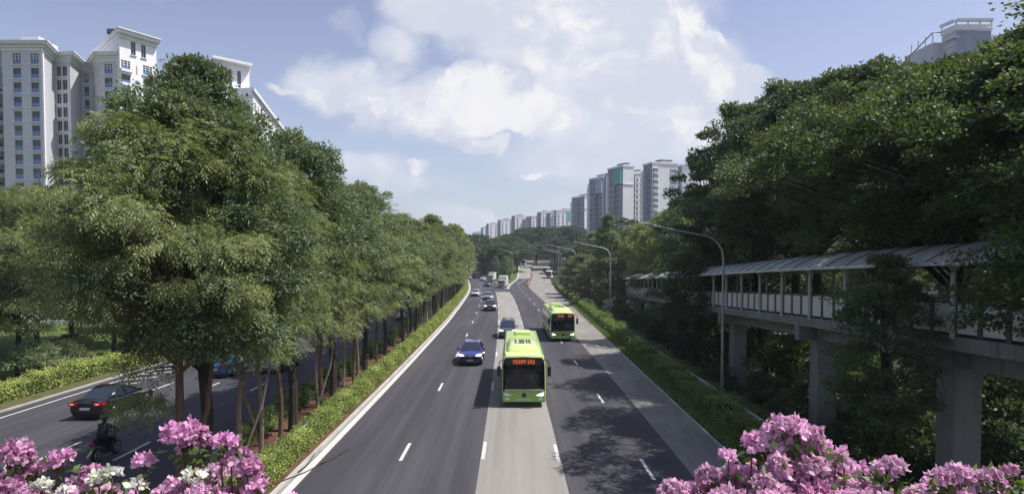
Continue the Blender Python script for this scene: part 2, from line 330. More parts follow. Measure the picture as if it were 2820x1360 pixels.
def crown_mesh(name, seed, z0, z1, rad, prof, nc, cr, lpc, ll, lw, mat, style='leaf', droop=0.3, squash=0.6, ecc=(1, 1), lean=(0, 0), extra=()):
    rg = np.random.default_rng(seed)
    t = rg.beta(1.15, 1.15, nc); t[0] = 0.97; a = np.arange(nc) * 2.39996 + rg.uniform(-.5, .5, nc)
    rr = rad * PROF[prof](t) * np.sqrt(rg.uniform(0.12, 1.0, nc)) * (1 + 0.16 * np.sin(a * 3 + seed + t * 5) + rg.uniform(-.14, .2, nc))
    C = np.stack([rr * np.cos(a) * ecc[0] + lean[0] * t, rr * np.sin(a) * ecc[1] + lean[1] * t, z0 + (z1 - z0) * t], 1)
    for k, p in enumerate(extra): C[k + 1] = p
    crs = cr * rg.uniform(.6, 1.25, nc) * np.where(t > .85, .75, 1)
    n = nc * lpc; ci = np.repeat(np.arange(nc), lpc)
    d = nrm(rg.normal(size=(n, 3))); d[:, 2] = np.where(d[:, 2] < -0.35, -d[:, 2] * .6, d[:, 2]); d = nrm(d)
    # uneven clump outline
    wob = 1 + 0.28 * np.sin(d[:, 0] * 7 + ci) * np.cos(d[:, 1] * 6 + 2 * ci) + 0.2 * np.sin(d[:, 2] * 9 + ci * 1.7)
    r = crs[ci] * rg.uniform(0.3, 1, n) ** .45 * wob
    P = C[ci] + d * (r[:, None]) * np.array([1, 1, squash])
    ctint = rg.uniform(-.22, .22, nc)
    out = nrm(P - np.array([0, 0, (z0 + z1) / 2 - (z1 - z0) * .2]))
    D = nrm(d * .7 + out * .5 + rg.normal(size=(n, 3)) * .55 + np.array([0, 0, -droop]))
    tint = np.clip(.45 + ctint[ci] + rg.normal(size=n) * .2, 0, 1)
    if style == 'leaf':
        Nn = nrm(rg.normal(size=(n, 3)) * .6 + np.array([0, 0, 1.0]) + d * .5)
        return leaf_mesh(name, P, D, Nn, ll * rg.uniform(.7, 1.25, n), lw * rg.uniform(.7, 1.25, n), tint, mat), C
    # pinnate spray: leaflets set along a drooping rachis
    k = 7; L_ = ll * rg.uniform(.75, 1.25, n)
    Nn = nrm(rg.normal(size=(n, 3)) * .35 + np.array([0, 0, 1.0])); side = nrm(np.cross(D, Nn)); up = np.cross(side, D)
    PP = []; DD = []; NN = []; TT = []; LL = []
    for j in range(k):
        f = (j + 1) / k; sgn = 1 if j % 2 else -1
        dr = D * f - np.array([0, 0, 1]) * (0.45 * f * f)
        PP.append(P + dr * L_[:, None]); DD.append(nrm(D * .55 + side * sgn * (0.9 if j < k - 1 else .1) - np.array([0, 0, .45]) + rg.normal(size=(n, 3)) * .12))
        NN.append(up + rg.normal(size=(n, 3)) * .15); TT.append(tint + rg.normal(size=n) * .05); LL.append(L_ * .5 * (1.1 - .3 * f))
    PP = np.concatenate(PP); LL = np.concatenate(LL)
    return leaf_mesh(name, PP, np.concatenate(DD), np.concatenate(NN), LL, LL * lw, np.concatenate(TT), mat), C
def trunk_mesh(name, seed, C, h0, z0, z1, r0, mat, nb=26, lean=(0, 0), fork=False):
    rg = random.Random(seed); m = MB()
    def axis(z): 
        t = max(0, z) / z1
        return Vector((lean[0] * t + .12 * math.sin(z * .9 + seed) * min(1, z / 3), lean[1] * t + .12 * math.cos(z * .8 + seed) * min(1, z / 3), z))
    zs = [h0, h0 + .25, 1, 2, 3, z0, z0 + (z1 - z0) * .3, z0 + (z1 - z0) * .55, z0 + (z1 - z0) * .8, z1 - .3]; zs = sorted(set(round(z, 2) for z in zs))
    m.tube([axis(z) for z in zs], [r0 * (1.35 if i == 0 else 1.0) * (1 - .82 * max(0, z) / z1) for i, z in enumerate(zs)], mat, 8)
    if fork:
        p0 = axis(.5); p1 = axis(z0) + Vector((1.0 * (1 if rg.random() < .5 else -1), .5, .6)); m.tube([p0, p0.lerp(p1, .5) + Vector((.2, 0, 0)), p1], [r0 * .6, r0 * .5, r0 * .3], mat, 6)
    idx = list(range(len(C))); rg.shuffle(idx)
    for i in idx[:nb]:
        c = Vector(C[i]); hz = max(z0 * .8, c.z - (.35 + .3 * rg.random()) * math.hypot(c.x, c.y) - .4); a = axis(min(hz, z1 - .5))
        mid = a.lerp(c, .5) + Vector((rg.uniform(-.15, .15), rg.uniform(-.15, .15), .12 * (c - a).length))
        rr = max(.015, r0 * (.42 - .25 * max(0, hz) / z1)); m.tube([a, mid, c], [rr, rr * .65, rr * .22], mat, 5, cap=False)
    b = m.build(name); me = b.data; bpy.data.objects.remove(b); return me
class Kind:
    def __init__(s, nm, seed, z0, z1, rad, prof, nc, cr, lpc, ll, lw, mat, bark, r0, style='leaf', droop=.3, squash=.6, ecc=(1, 1), lean=(0, 0), nb=26, fork=False, h0=-.6, extra=()):
        s.crown, C = crown_mesh('crown', seed, z0, z1, rad, prof, nc, cr, lpc, ll, lw, mat, style, droop, squash, ecc, lean, extra)
        s.trunk = trunk_mesh('trunk', seed, C, h0, z0, z1, r0, bark, nb, lean, fork)
    def put(s, x, y, z, rz, sc, name, label, cat='tree', group=None):
        e = empty(name, (x, y, z), rz, label, cat, group)
        e.scale = sc if hasattr(sc, '__len__') else (sc, sc, sc)
        link('trunk', s.trunk, e); link('crown', s.crown, e); return e
ORD = ['first', 'second', 'third', 'fourth', 'fifth', 'sixth', 'seventh', 'eighth', 'ninth', 'tenth', 'eleventh', 'twelfth', 'thirteenth', 'fourteenth', 'fifteenth', 'sixteenth', 'seventeenth', 'eighteenth', 'nineteenth']
TENS = {2: ('twentieth', 'twenty'), 3: ('thirtieth', 'thirty'), 4: ('fortieth', 'forty'), 5: ('fiftieth', 'fifty'), 6: ('sixtieth', 'sixty'), 7: ('seventieth', 'seventy'), 8: ('eightieth', 'eighty'), 9: ('ninetieth', 'ninety')}
def ordn(i):
    if i <= 19: return ORD[i - 1]
    t, u = divmod(i, 10); return TENS[t][0] if u == 0 else TENS[t][1] + '-' + ORD[u - 1]

def leafy_run(name, xf, y0, y1, w, h, dens, ll, lw, mat, seed=1, zf=lambda x, y: 0, lump=.26, gaps=0.0, parent=None, core=True):
    """clipped hedge: leaves on the top and both sides of a lumpy box that follows x = xf(y)"""
    rg = np.random.default_rng(seed); Ln = y1 - y0; per = w + 2 * h
    # leaves thin out and grow with distance so that they stay visible
    P = []; NN = []; SC = []
    y = y0
    while y < y1:
        step = 4.0; ye = min(y + step, y1); k = max(1.0, (y / 30.0)); n = int(dens * (ye - y) * per / k ** 1.35); sc = k ** .62
        yy = rg.uniform(y, ye, n); s = rg.uniform(0, per, n)
        lumpv = 1 + lump * (np.sin(yy * 1.7 + seed) * .5 + np.sin(yy * 4.1 + s * 2 + seed * 2) * .5 + np.sin(yy * .63) * .5) + rg.normal(size=n) * .05
        top = (s >= h) & (s < h + w)
        xx = np.where(s < h, -w / 2, np.where(top, s - h - w / 2, w / 2)); zz = np.where(s < h, s, np.where(top, h, per - s))
        hh = lumpv; xo = xx * (1 + .5 * (lumpv - 1)) ; xo = xo * np.where(zz > h * .8, .9, 1)
        cx = np.array([xf(q) for q in yy]); zo = np.array([zf(a, b) for a, b in zip(cx, yy)])
        P.append(np.stack([cx + xo + rg.normal(size=n) * .035, yy, zo + zz * hh - rg.uniform(0, .12, n) * top + rg.normal(size=n) * .02], 1))
        NN.append(np.stack([np.where(s < h, -1., np.where(top, 0, 1.)), np.zeros(n), np.where(top, 1., .35)], 1)); SC.append(np.full(n, sc)); y = ye
    P = np.concatenate(P); NN = np.concatenate(NN); SC = np.concatenate(SC); n = len(P)
    if gaps > 0:
        g = np.sin(P[:, 1] * .9 + seed) + np.sin(P[:, 1] * 2.3 + seed * 3) + rg.normal(size=n) * .3; keep = g > -2 + gaps * 2; P, NN, SC = P[keep], NN[keep], SC[keep]; n = len(P)
    D = nrm(NN * .5 + rg.normal(size=(n, 3)) * .7 + np.array([0, 0, .35])); N2 = nrm(NN + rg.normal(size=(n, 3)) * .6)
    tint = .46 + .3 * np.sin(P[:, 1] * 1.3 + seed + P[:, 0] * 3) * np.sin(P[:, 1] * .4 + P[:, 2] * 4) + rg.normal(size=n) * .22 + .12 * (NN[:, 2] > .9)
    ex = None
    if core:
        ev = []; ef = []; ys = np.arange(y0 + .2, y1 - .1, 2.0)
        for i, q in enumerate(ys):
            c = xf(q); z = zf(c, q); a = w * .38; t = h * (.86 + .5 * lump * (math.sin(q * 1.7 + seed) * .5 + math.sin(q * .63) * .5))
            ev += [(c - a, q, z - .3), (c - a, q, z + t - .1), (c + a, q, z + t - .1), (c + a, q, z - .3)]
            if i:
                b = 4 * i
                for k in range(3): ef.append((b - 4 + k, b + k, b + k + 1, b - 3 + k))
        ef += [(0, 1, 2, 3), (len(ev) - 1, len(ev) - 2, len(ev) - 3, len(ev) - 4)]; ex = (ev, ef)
    me = leaf_mesh(name, P, D, N2, ll * SC * rg.uniform(.7, 1.3, n), lw * SC * rg.uniform(.7, 1.3, n), tint, mat, extra=ex)
    return link(name, me, parent)

# ------------------------------------------------------------------ road plan
def curve(tab):
    ys = np.array([a for a, _ in tab], float); vs = np.array([b for _, b in tab], float)
    yy = np.arange(ys[0], ys[-1] + 1, 1.0); vv = np.interp(yy, ys, vs)
    k = 15; pad = np.concatenate([2 * vv[0] - vv[1:k + 1][::-1], vv, 2 * vv[-1] - vv[-k - 1:-1][::-1]])
    ker = np.hanning(k * 2 + 1)[1:-1]; ker /= ker.sum(); h = len(ker) // 2
    sm = np.convolve(pad, ker, 'same')[k:-k]
    return lambda y: float(np.interp(y, yy, sm))
XL = curve([(0, -8.25), (45, -8.2), (80, -8.45), (111, -9.2), (130, -9.75), (143, -10.2), (165, -11.3), (196, -13.6), (284, -21.5), (340, -28), (420, -40)])
D1 = curve([(0, -4.72), (40, -4.68), (65, -4.92), (79, -5.17), (92, -5.39), (105, -5.65), (119, -6.02), (150, -7.4), (196, -10.4), (284, -18.2), (340, -24.8), (420, -36.8)])
S1 = curve([(0, -1.3), (36, -1.35), (60, -1.5), (82, -1.87), (107, -2.5), (143, -3.7), (191, -6.9), (284, -14.8), (340, -21.5), (420, -33.5)])
S2 = curve([(0, 2.12), (36, 2.03), (70, 1.5), (93, 1.2), (114, .75), (143, -.2), (165, -1.55), (191, -3.6), (284, -11.3), (340, -18), (420, -30)])
XA = curve([(0, 7.1), (42, 7.08), (57, 6.9), (80, 6.8), (107, 6.5), (149, 5.3), (180, 4.6), (232, 6.6), (300, 8.2), (340, 9.5), (420, 12)])
D3 = curve([(0, 5.5), (23, 5.48), (36, 5.39), (49, 5.18), (90, 4.5), (103, 4.27), (115, 3.97), (128, 3.5), (140, 3.0), (160, 2.35), (180, 1.9), (235, 4.4)])
XC = curve([(0, 9.3), (27, 9.35), (59, 9.7), (100, 10.2), (130, 10.6), (163, 11.2), (185, 12.3), (232, 14.6), (258, 16.2), (300, 19), (340, 21), (420, 26)])
ML = curve([(140, -.2), (165, -1.3), (180, -.9), (199, -.1), (232, 2.0), (258, 2.6), (300, 3.4), (340, 4.4), (420, 7.4)])
RL = curve([(165, 4.7), (185, 5.1), (232, 7.5), (258, 8.7), (300, 9.8), (340, 12.0), (420, 16)])
ZB = curve([(0, 0), (215, 0), (232, .25), (245, 1.1), (270, 2.5), (300, 3.6), (340, 4.6), (420, 6.2), (600, 7)])
ZR = curve([(0, 0), (225, 0), (240, .15), (258, .6), (295, 2.2), (340, 4.2), (420, 6.0), (600, 7)])
def sst(a, b, x):
    t = min(1, max(0, (x - a) / (b - a))); return t * t * (3 - 2 * t)
def zg(x, y):
    z = 0.0
    if y > 160:
        e = -1.8 if y < 215 else -1.8 - (y - 215) * .02
        left = sst(ML(min(y, 420)) - 3.5, ML(min(y, 420)) - .3, x) if y > 165 else 0
        zb = ZB(min(y, 600)); zr = ZR(min(y, 600)); m = sst(7, 11, x)
        z = left * (min(zb, zr) if x > ML(min(y, 420)) else zb)
    xr = XC(min(y, 420))
    z += -1.35 * sst(xr + 2.6, xr + 6, x) * (1 - sst(112, 160, y))
    z += 2.2 * sst(42, 75, x) * (1 - sst(150, 260, y)) + .8 * sst(-34, -48, x) * (1 - sst(90, 160, y))
    return z
def zgt(x, y): return zg(x, y) - 0.06
def build_terrain():
    xs = np.unique(np.concatenate([np.linspace(-1500, -120, 12), np.arange(-120, -36, 6), np.arange(-36, 50, 1.0), np.arange(50, 130, 6), np.linspace(130, 1500, 12)]))
    ys = np.unique(np.concatenate([[-60, -30, -10], np.arange(0, 450, 3.0), np.arange(450, 700, 20), np.linspace(700, 3000, 10)]))
    vs = [(float(x), float(y), zgt(x, y)) for y in ys for x in xs]; nx = len(xs)
    fs = [(j * nx + i, j * nx + i + 1, (j + 1) * nx + i + 1, (j + 1) * nx + i) for j in range(len(ys) - 1) for i in range(nx - 1)]
    m = MB(); m.add(vs, fs, GROUND); o = m.build('ground', smooth=60); tag(o, kind='structure')
build_terrain()
def strip(name, fa, fb, y0, y1, z, mat, zf=lambda y: 0, step=3.0, skirt=0, kind='structure', parent=None, m=None):
    own = m is None; m = m or MB(); ys = list(np.arange(y0, y1, step)) + [y1]
    A = [(fa(y), y, z + zf(y)) for y in ys]; B = [(fb(y), y, z + zf(y)) for y in ys]; n = len(ys)
    m.add(A + B, [(i, i + n, i + n + 1, i + 1) for i in range(n - 1)], mat)
    if skirt:
        for P_, s_ in ((A, 1), (B, 0)):
            Q = [(x, y, zz - skirt) for x, y, zz in P_]; vs = P_ + Q
            m.add(vs, [((i, i + 1, i + 1 + n, i + n) if s_ else (i + 1, i, i + n, i + 1 + n)) for i in range(n - 1)], mat)
    if own:
        o = m.build(name, parent, smooth=40)
        if kind: tag(o, kind=kind)
        return o
off = lambda f, d: (lambda y: f(y) + d)
Y0 = 8
# main carriageway towards the camera, its concrete lane, the slip road, the concrete side lane
strip('main_road', XL, S1, Y0, 420, 0.0, ASPH)
strip('concrete_lane_road', S1, S2, Y0, 150, 0.0, CONC_LANE, step=2)
strip('concrete_lane_road', S1, S2, 150, 420, 0.0, ASPH)
strip('slip_road', S2, XA, Y0, 152, 0.0, ASPH, step=2)
strip('slip_road', ML, XA, 152, 232, 0.0, ASPH, lambda y: ZB(y), step=2, skirt=.4)
strip('flyover_ramp', ML, off(RL, -.7), 232, 420, 0.0, CONC_LANE, lambda y: ZB(y), step=2, skirt=1.4)
strip('side_road', XA, XC, Y0, 180, 0.0, CONC_OLD, step=2)
strip('side_road', RL, XC, 180, 420, 0.0, CONC_OLD, lambda y: ZR(y), step=2, skirt=.8)
# left carriageway
strip('far_road', off(XL, -19.9), off(XL, -4.75), Y0, 420, 0.0, ASPH)
# kerbs, soil and verges
def kerb(f, y0, y1, w=.18, h=.13, zf=lambda y: 0, mat=KERB):
    m = MB(); ys = list(np.arange(y0, y1, 3.0)) + [y1]; n = len(ys); vs = []
    for y in ys:
        x = f(y); z = zf(y); vs += [(x - w / 2, y, z - .2), (x - w / 2, y, z + h), (x + w / 2, y, z + h), (x + w / 2, y, z - .2)]
    fs = []
    for i in range(n - 1):
        for k in range(3): fs.append((4 * i + k, 4 * i + 4 + k, 4 * i + 5 + k, 4 * i + 1 + k))
    fs.append((0, 1, 2, 3)); fs.append((4 * n - 1, 4 * n - 2, 4 * n - 3, 4 * n - 4)); m.add(vs, fs, mat); o = m.build('kerb', smooth=0); tag(o, kind='structure'); return o
strip('median_soil', off(XL, -4.55), off(XL, -.42), Y0, 420, 0.10, SOIL)
kerb(off(XL, -.33), Y0, 420, .2, .12); kerb(off(XL, -4.65), Y0, 420, .2, .12)
strip('grass_verge', off(XL, -21.4), off(XL, -19.98), Y0, 300, 0.06, noisy('verge', (0.075, 0.085, 0.03), (0.12, 0.105, 0.06), ns=1.2, detail=8, rough=.95, spec=.1, bump=.4))
kerb(off(XL, -19.98), Y0, 300, .16, .09)
def lawn():
    m = MB(); xs = np.append(np.arange(-110, -31, 4), -29.68); ys = np.arange(4, 130, 6)
    vs = [(XL(y) + 8.25 + x if x > -30 else x, y, zg(x, y) + .02) for y in ys for x in xs]; nx = len(xs)
    m.add(vs, [(j * nx + i, j * nx + i + 1, (j + 1) * nx + i + 1, (j + 1) * nx + i) for j in range(len(ys) - 1) for i in range(nx - 1)], LAWN)
    tag(m.build('lawn', smooth=60), kind='structure')
lawn()
strip('grass_verge', off(XC, .12), off(XC, 1.4), Y0, 185, 0.03, GROUND)
kerb(off(XC, .08), Y0, 185, .12, .05)
kerb(off(ML, -.1), 160, 330, .22, .16, ZB); 
def isl(y): return RL(y) - .35
kerb(isl, 176, 330, .3, .45, ZR, mat=tinted('red_brown_kerb', (0.34, 0.2, 0.16)))
# painted markings, each kind one sheet of paint
def dashes(fs_list, y0, y1, cyc, ln, w, z=0.006, name='lane_markings', zf=lambda y: 0, ph=0):
    m = MB()
    for f in fs_list:
        y = y0 + ph
        while y < y1:
            s = .5 if y < 100 else .5
            vs = [(f(y) - w / 2, y, z + zf(y)), (f(y) + w / 2, y, z + zf(y)), (f(y + ln) + w / 2, y + ln, z + zf(y + ln)), (f(y + ln) - w / 2, y + ln, z + zf(y + ln))]
            m.add(vs, [(0, 1, 2, 3)], MARK); y += cyc
    tag(m.build(name, smooth=0), kind='structure')
CY = 13.4
dashes([D1], 25.4 - CY, 300, CY, 2.4, .15)
dashes([off(S1, .1)], 25.6 - CY, 118, CY, 2.4, .15); dashes([off(S1, .1)], 170, 300, CY, 2.4, .15)
dashes([off(S2, -.1)], 25.2 - CY, 150, CY, 2.4, .15)
dashes([D3], 24.2 - CY, 178, 12.4, 2.4, .14)
dashes([off(ML, 2.4)], 186, 214, 12.4, 2.4, .14)
dashes([off(XL, -8.55), off(XL, -11.75), off(XL, -14.9)], 12, 300, CY, 2.6, .14)
strip('edge_line', off(XL, -.16), off(XL, .16), Y0, 420, 0.005, MARK)
strip('edge_line', off(XL, -19.08), off(XL, -18.94), Y0, 300, 0.005, MARK)
strip('edge_line', off(ML, .12), off(ML, .34), 163, 300, 0.005, MARK, ZB, step=2)
strip('edge_line', off(S2, -.4), off(S2, -.15), 166, 215, 0.005, MARK, step=2)
strip('edge_line', lambda y: ML(y) + 2.2 + .02 * (y - 190), lambda y: ML(y) + 2.32 + .02 * (y - 190), 188, 228, 0.005, MARK, ZB, step=2)
def gore():
    m = MB(); ys = list(np.arange(162, 200, 2.0)); n = len(ys)
    A = [(S2(y) + .0, y, .02) for y in ys]; B = [(ML(y), y, .02 + ZB(y)) for y in ys]
    m.add(A + B, [(i, i + n, i + n + 1, i + 1) for i in range(n - 1)], CONC_LANE); tag(m.build('gore_apron', smooth=0), kind='structure')
    m = MB()
    for y in range(40, 76, 2):       # hatching on the left shoulder of the far carriageway
        x0 = XL(y) - 18.9; x1 = XL(y) - 17.2; m.add([(x0, y, .006), (x0, y + .3, .006), (x1, y + 1.5, .006), (x1, y + 1.2, .006)], [(0, 3, 2, 1)], MARK)
    tag(m.build('hatched_markings', smooth=0), kind='structure')
    m = MB(); m.box((4.6, 35.9, .004), (5.0, .035, .003), plain('tar_joint', (.02, .02, .02), .8)); tag(m.build('road_joint', smooth=0), kind='structure')
gore()
# white path beyond the walkway
m = MB(); m.add([(33.8, 30, zg(34, 30) + .05), (36.4, 30, zg(36, 30) + .05), (36.4, 80, zg(36, 80) + .05), (33.8, 80, zg(34, 80) + .05)], [(0, 1, 2, 3)], tinted('path_concrete', (.5, .48, .45)))
tag(m.build('path', smooth=0), kind='structure')
# ------------------------------------------------------------------ apartment blocks
def win_mesh(w, h, style):
    """window at origin: sill, frame and panes; outward is -Y"""
    m = MB()
    if style == 'blue':
        m.box((0, .16, h * .68 / 1 - h / 2 + 0 + h * .0 + .0), (w, .04, h * .64), GLASS_D) if False else None
        m.quad((-w / 2, .24, -h / 2 + h * .42), (w / 2, .24, -h / 2 + h * .42), (w / 2, .24, h / 2), (-w / 2, .24, h / 2), GLASS_D)
        m.quad((-w / 2, .20, -h / 2), (w / 2, .20, -h / 2), (w / 2, .20, -h / 2 + h * .42), (-w / 2, .20, -h / 2 + h * .42), GLASS_B)
        m.box((0, .17, -h / 2 + h * .43), (w, .08, .07), STEEL)
        m.box((0, -.1, -h / 2 - .1), (w + .5, .4, .16), TRIM)
    elif style == 'dark':
        m.quad((-w / 2, .22, -h / 2), (w / 2, .22, -h / 2), (w / 2, .22, h / 2), (-w / 2, .22, h / 2), GLASS_D)
        m.box((0, .16, 0), (.07, .08, h), STEEL); m.box((0, -.08, -h / 2 - .09), (w + .3, .34, .14), TRIM)
    elif style == 'grid':
        m.quad((-w / 2, .24, -h / 2), (w / 2, .24, -h / 2), (w / 2, .24, h / 2), (-w / 2, .24, h / 2), GLASS_D)
        m.quad((-w / 2, .18, -h / 2), (w / 2, .18, -h / 2), (w / 2, .18, -h * .08), (-w / 2, .18, -h * .08), GLASS_B)
        for x in (-w * .2, w * .2): m.box((x, .12, h * .2), (.1, .1, h * .58), TRIM)
        for z in (h * .08, h * .3): m.box((0, .12, z), (w, .1, .1), TRIM)
        m.box((0, -.1, -h / 2 - .1), (w + .5, .4, .16), TRIM)
    elif style == 'bay':
        m.box((0, -.25, 0), (w, .7, h), GLASS_FAR); m.box((0, -.3, -h / 2 - .25), (w + .3, .9, .5), TRIM); m.box((0, -.3, h / 2 + .1), (w + .3, .9, .2), TRIM)
        for x in (-w * .25, 0, w * .25): m.box((x, -.62, 0), (.09, .06, h), TRIM)
    elif style == 'far':
        m.quad((-w / 2, -.01, -h / 2), (w / 2, -.01, -h / 2), (w / 2, -.01, h / 2), (-w / 2, -.01, h / 2), GLASS_FAR)
        m.box((0, -.1, -h / 2 - .1), (w + .2, .25, .2), TRIM); m.box((0, -.04, 0), (.1, .06, h), TRIM)
    o = m.build('window', smooth=0); me = o.data; bpy.data.objects.remove(o); return me
_wm = {}
def wmesh(w, h, s):
    k = (round(w, 2), round(h, 2), s)
    if k not in _wm: _wm[k] = win_mesh(w, h, s)
    return _wm[k]
def facade(mb, a, b, z0, z1, cols, rows, mat, parent=None, style='blue', depth=.3, hole=True):
    """wall from plan point a to b (outside on the right hand walking a->b ... outward = (dy,-dx)) with recessed openings"""
    a = Vector((a[0], a[1], 0)); b = Vector((b[0], b[1], 0)); d = (b - a); Ln = d.length; d.normalize(); n = Vector((d.y, -d.x, 0))
    def P(s, z, o=0): q = a + d * s - n * o; return (q.x, q.y, z)
    if not hole or not cols: 
        mb.quad(P(0, z0), P(Ln, z0), P(Ln, z1), P(0, z1), mat)
    else:
        cs = sorted(cols); x = 0
        for (c0, c1) in cs:
            mb.quad(P(x, z0), P(c0, z0), P(c0, z1), P(x, z1), mat); z = z0
            for (r0, r1) in sorted(rows):
                mb.quad(P(c0, z), P(c1, z), P(c1, r0), P(c0, r0), mat); z = r1
                mb.quad(P(c0, r0), P(c1, r0), P(c1, r0, depth), P(c0, r0, depth), mat); mb.quad(P(c0, r1, depth), P(c1, r1, depth), P(c1, r1), P(c0, r1), mat)
                mb.quad(P(c0, r0), P(c0, r0, depth), P(c0, r1, depth), P(c0, r1), mat); mb.quad(P(c1, r0, depth), P(c1, r0), P(c1, r1), P(c1, r1, depth), mat)
            mb.quad(P(c0, z), P(c1, z), P(c1, z1), P(c0, z1), mat); x = c1
        mb.quad(P(x, z0), P(Ln, z0), P(Ln, z1), P(x, z1), mat)
    if parent is not None:
        rz = math.atan2(d.y, d.x)
        for (c0, c1) in cols:
            for i, (r0, r1) in enumerate(sorted(rows)):
                st = style if not (style == 'blue' and i == len(rows) - 1) else 'grid'
                q = a + d * ((c0 + c1) / 2); o = link('window', wmesh(c1 - c0, r1 - r0, st), parent, (q.x, q.y, (r0 + r1) / 2), rz)
FL = 2.8
def rows(ztop, n, h=2.1, fl=FL): return [(ztop - i * fl - h, ztop - i * fl) for i in range(n)]

def left_block():
    e = empty('apartment_block', (-95, 122, 0), 0, 'tall lavender-grey apartment block with blue-panelled windows at the left edge', 'apartment block')
    def L(x, y): return (x + 95, y - 122)
    def q(u, D): return L((u - CU) / F * D, D)
    zt = 50.0
    pts = [(20, 121), (131, 121), (163, 128), (205, 127.5), (236, 134), (266, 134.5), (289, 127.5), (341, 127.5)]
    P = [q(u, D) for u, D in pts]
    w = MB()
    spec = [([(2.1, 3.7), (5.6, 7.2)], rows(zt - 1.6, 15), PAINT_GREY, 'blue'), ([], [], PAINT_GREY, 'blue'), ([(.35, 1.45), (1.75, 2.85)], rows(zt - 2.0, 15), PAINT_GREY, 'dark'),
            ([], [], PAINT_GREY, 'blue'), ([(.5, 1.4)], rows(zt - 1.6, 15), PAINT_GREY, 'blue'), ([(1.2, 1.9), (5.0, 5.5)], rows(zt - 1.6, 15, 1.3), PAINT_GREY, 'dark'), ([(.75, 2.35)], rows(zt - 1.6, 15), PAINT_GREY, 'blue')]
    for i, (c, r, mt, st) in enumerate(spec): facade(w, P[i], P[i + 1], 0, zt, c, r, mt, e, st)
    # closing walls and roof deck
    back = [q(341, 150), q(20, 150)]
    facade(w, back[1], P[0], 0, zt, [], [], PAINT_GREY)
    facade(w, back[0], back[1], 0, zt, [], [], PAINT_GREY)
    w.build('wall', e, smooth=0)
    # cornice: three stepped mouldings that follow the plan
    c = MB()
    full = [back[1]] + P
    def offs(poly, d):
        out = []
        for i, p in enumerate(poly):
            a = Vector(poly[max(0, i - 1)]); b = Vector(poly[i]); k = Vector(poly[min(len(poly) - 1, i + 1)])
            n1 = (b - a) if i > 0 else (k - b); n2 = (k - b) if i < len(poly) - 1 else (b - a)
            n1 = Vector((n1.y, -n1.x)).normalized(); n2 = Vector((n2.y, -n2.x)).normalized(); n = (n1 + n2); n = n / max(.5, n.dot(n1)) if n.length > .1 else n1
            out.append((b.x + n.x * d, b.y + n.y * d))
        return out
    for d, z0, z1 in ((.16, zt - 1.1, zt - .5), (.5, zt - .5, zt), (1.15, zt, zt + .4), (1.35, zt + .4, zt + .62)):
        A = offs(full, d); B = offs(full, -.4)
        for i in range(len(A) - 1):
            a0, a1, b0, b1 = A[i], A[i + 1], B[i], B[i + 1]
            c.add([(*a0, z0), (*a1, z0), (*b1, z0), (*b0, z0), (*a0, z1), (*a1, z1), (*b1, z1), (*b0, z1)], [(0, 3, 2, 1), (4, 5, 6, 7), (0, 1, 5, 4), (1, 2, 6, 5), (2, 3, 7, 6), (3, 0, 4, 7)], TRIM)
    c.build('cornice', e, smooth=0)
    s = MB(); a = q(94, 125); s.box((a[0] + 1.4, a[1], zt + 1.6), (3.6, 3, 2), TRIM); s.box((a[0] + 3.4, a[1] + .5, zt + 1.2), (2, 3, 1.2), TRIM); s.build('roof_housing', e, smooth=0)
    r = MB(); r.prism([P[0], P[1], P[2], P[3], P[4], P[5], P[6], P[7], back[0], back[1]], zt + .1, zt + .3, TRIM); r.build('roof', e, smooth=0)
    # pilaster edge line
    s = MB()
    for u, D in ((131, 120.8),): a = q(u, D); s.box((a[0], a[1], zt / 2), (.35, .35, zt - 2), TRIM)
    s.build('pilaster', e, smooth=0)
    # tower with numbers
    t = empty('apartment_tower', (-78, 126, 0), 0, 'white tower with the block number painted on its sunlit wall', 'apartment block')
    def T(u, D): return ((u - CU) / F * D + 78, D - 126)
    zt2 = 54.4; A = T(273, 140); B = T(341, 126.2); C_ = T(441, 132.5); Dd = (C_[0] + A[0] - B[0], C_[1] + A[1] - B[1])
    w = MB()
    facade(w, A, B, 0, zt2, [], [], PAINTED)
    LnBC = math.dist(B, C_)
    cl = [(.25, 2.05), (LnBC * .62, LnBC * .62 + 1.9)]
    facade(w, B, C_, 0, zt2 - 4.6, cl, rows(zt2 - 5.4, 15, 2.0), PAINTED, t, 'blue')
    facade(w, B, C_, zt2 - 4.6, zt2, [(LnBC * .3, LnBC * .3 + .95), (LnBC * .58, LnBC * .58 + .95)], [(zt2 - 3.9, zt2 - 1.2)], PAINTED, t, 'dark')
    facade(w, C_, Dd, 0, zt2, [], [], PAINTED); facade(w, Dd, A, 0, zt2, [], [], PAINTED)
    w.build('wall', t, smooth=0)
    bal = MB(); d = (Vector(C_) - Vector(B)).normalized(); n = Vector((d.y, -d.x))
    for (r0, r1) in rows(zt2 - 5.4, 8, 2.0):
        p = Vector(B) + d * 1.15 + n * .35; bal.box((p.x, p.y, r0 - .1), (2.3, .7, .5), TRIM, rz=math.atan2(d.y, d.x))
    bal.build('balcony_ledge', t, smooth=0)
    r = MB(); cx, cy = (A[0] + C_[0]) / 2, (A[1] + C_[1]) / 2
    for k, z0, z1 in ((1.03, zt2 - 1.0, zt2 - .2), (1.13, zt2 - .2, zt2 + .4), (1.17, zt2 + .4, zt2 + .6)):
        r.prism([(cx + (x - cx) * k, cy + (y - cy) * k) for x, y in (A, B, C_, Dd)], z0, z1, TRIM)
    r.build('cornice', t, smooth=0)
    s = MB(); mid = (Vector(B) + Vector(C_)) / 2; pr = [Vector(B).lerp(Vector(C_), f) for f in (.0, .85)]
    inn = [p + Vector((-n.x, -n.y)) * 5 for p in pr]
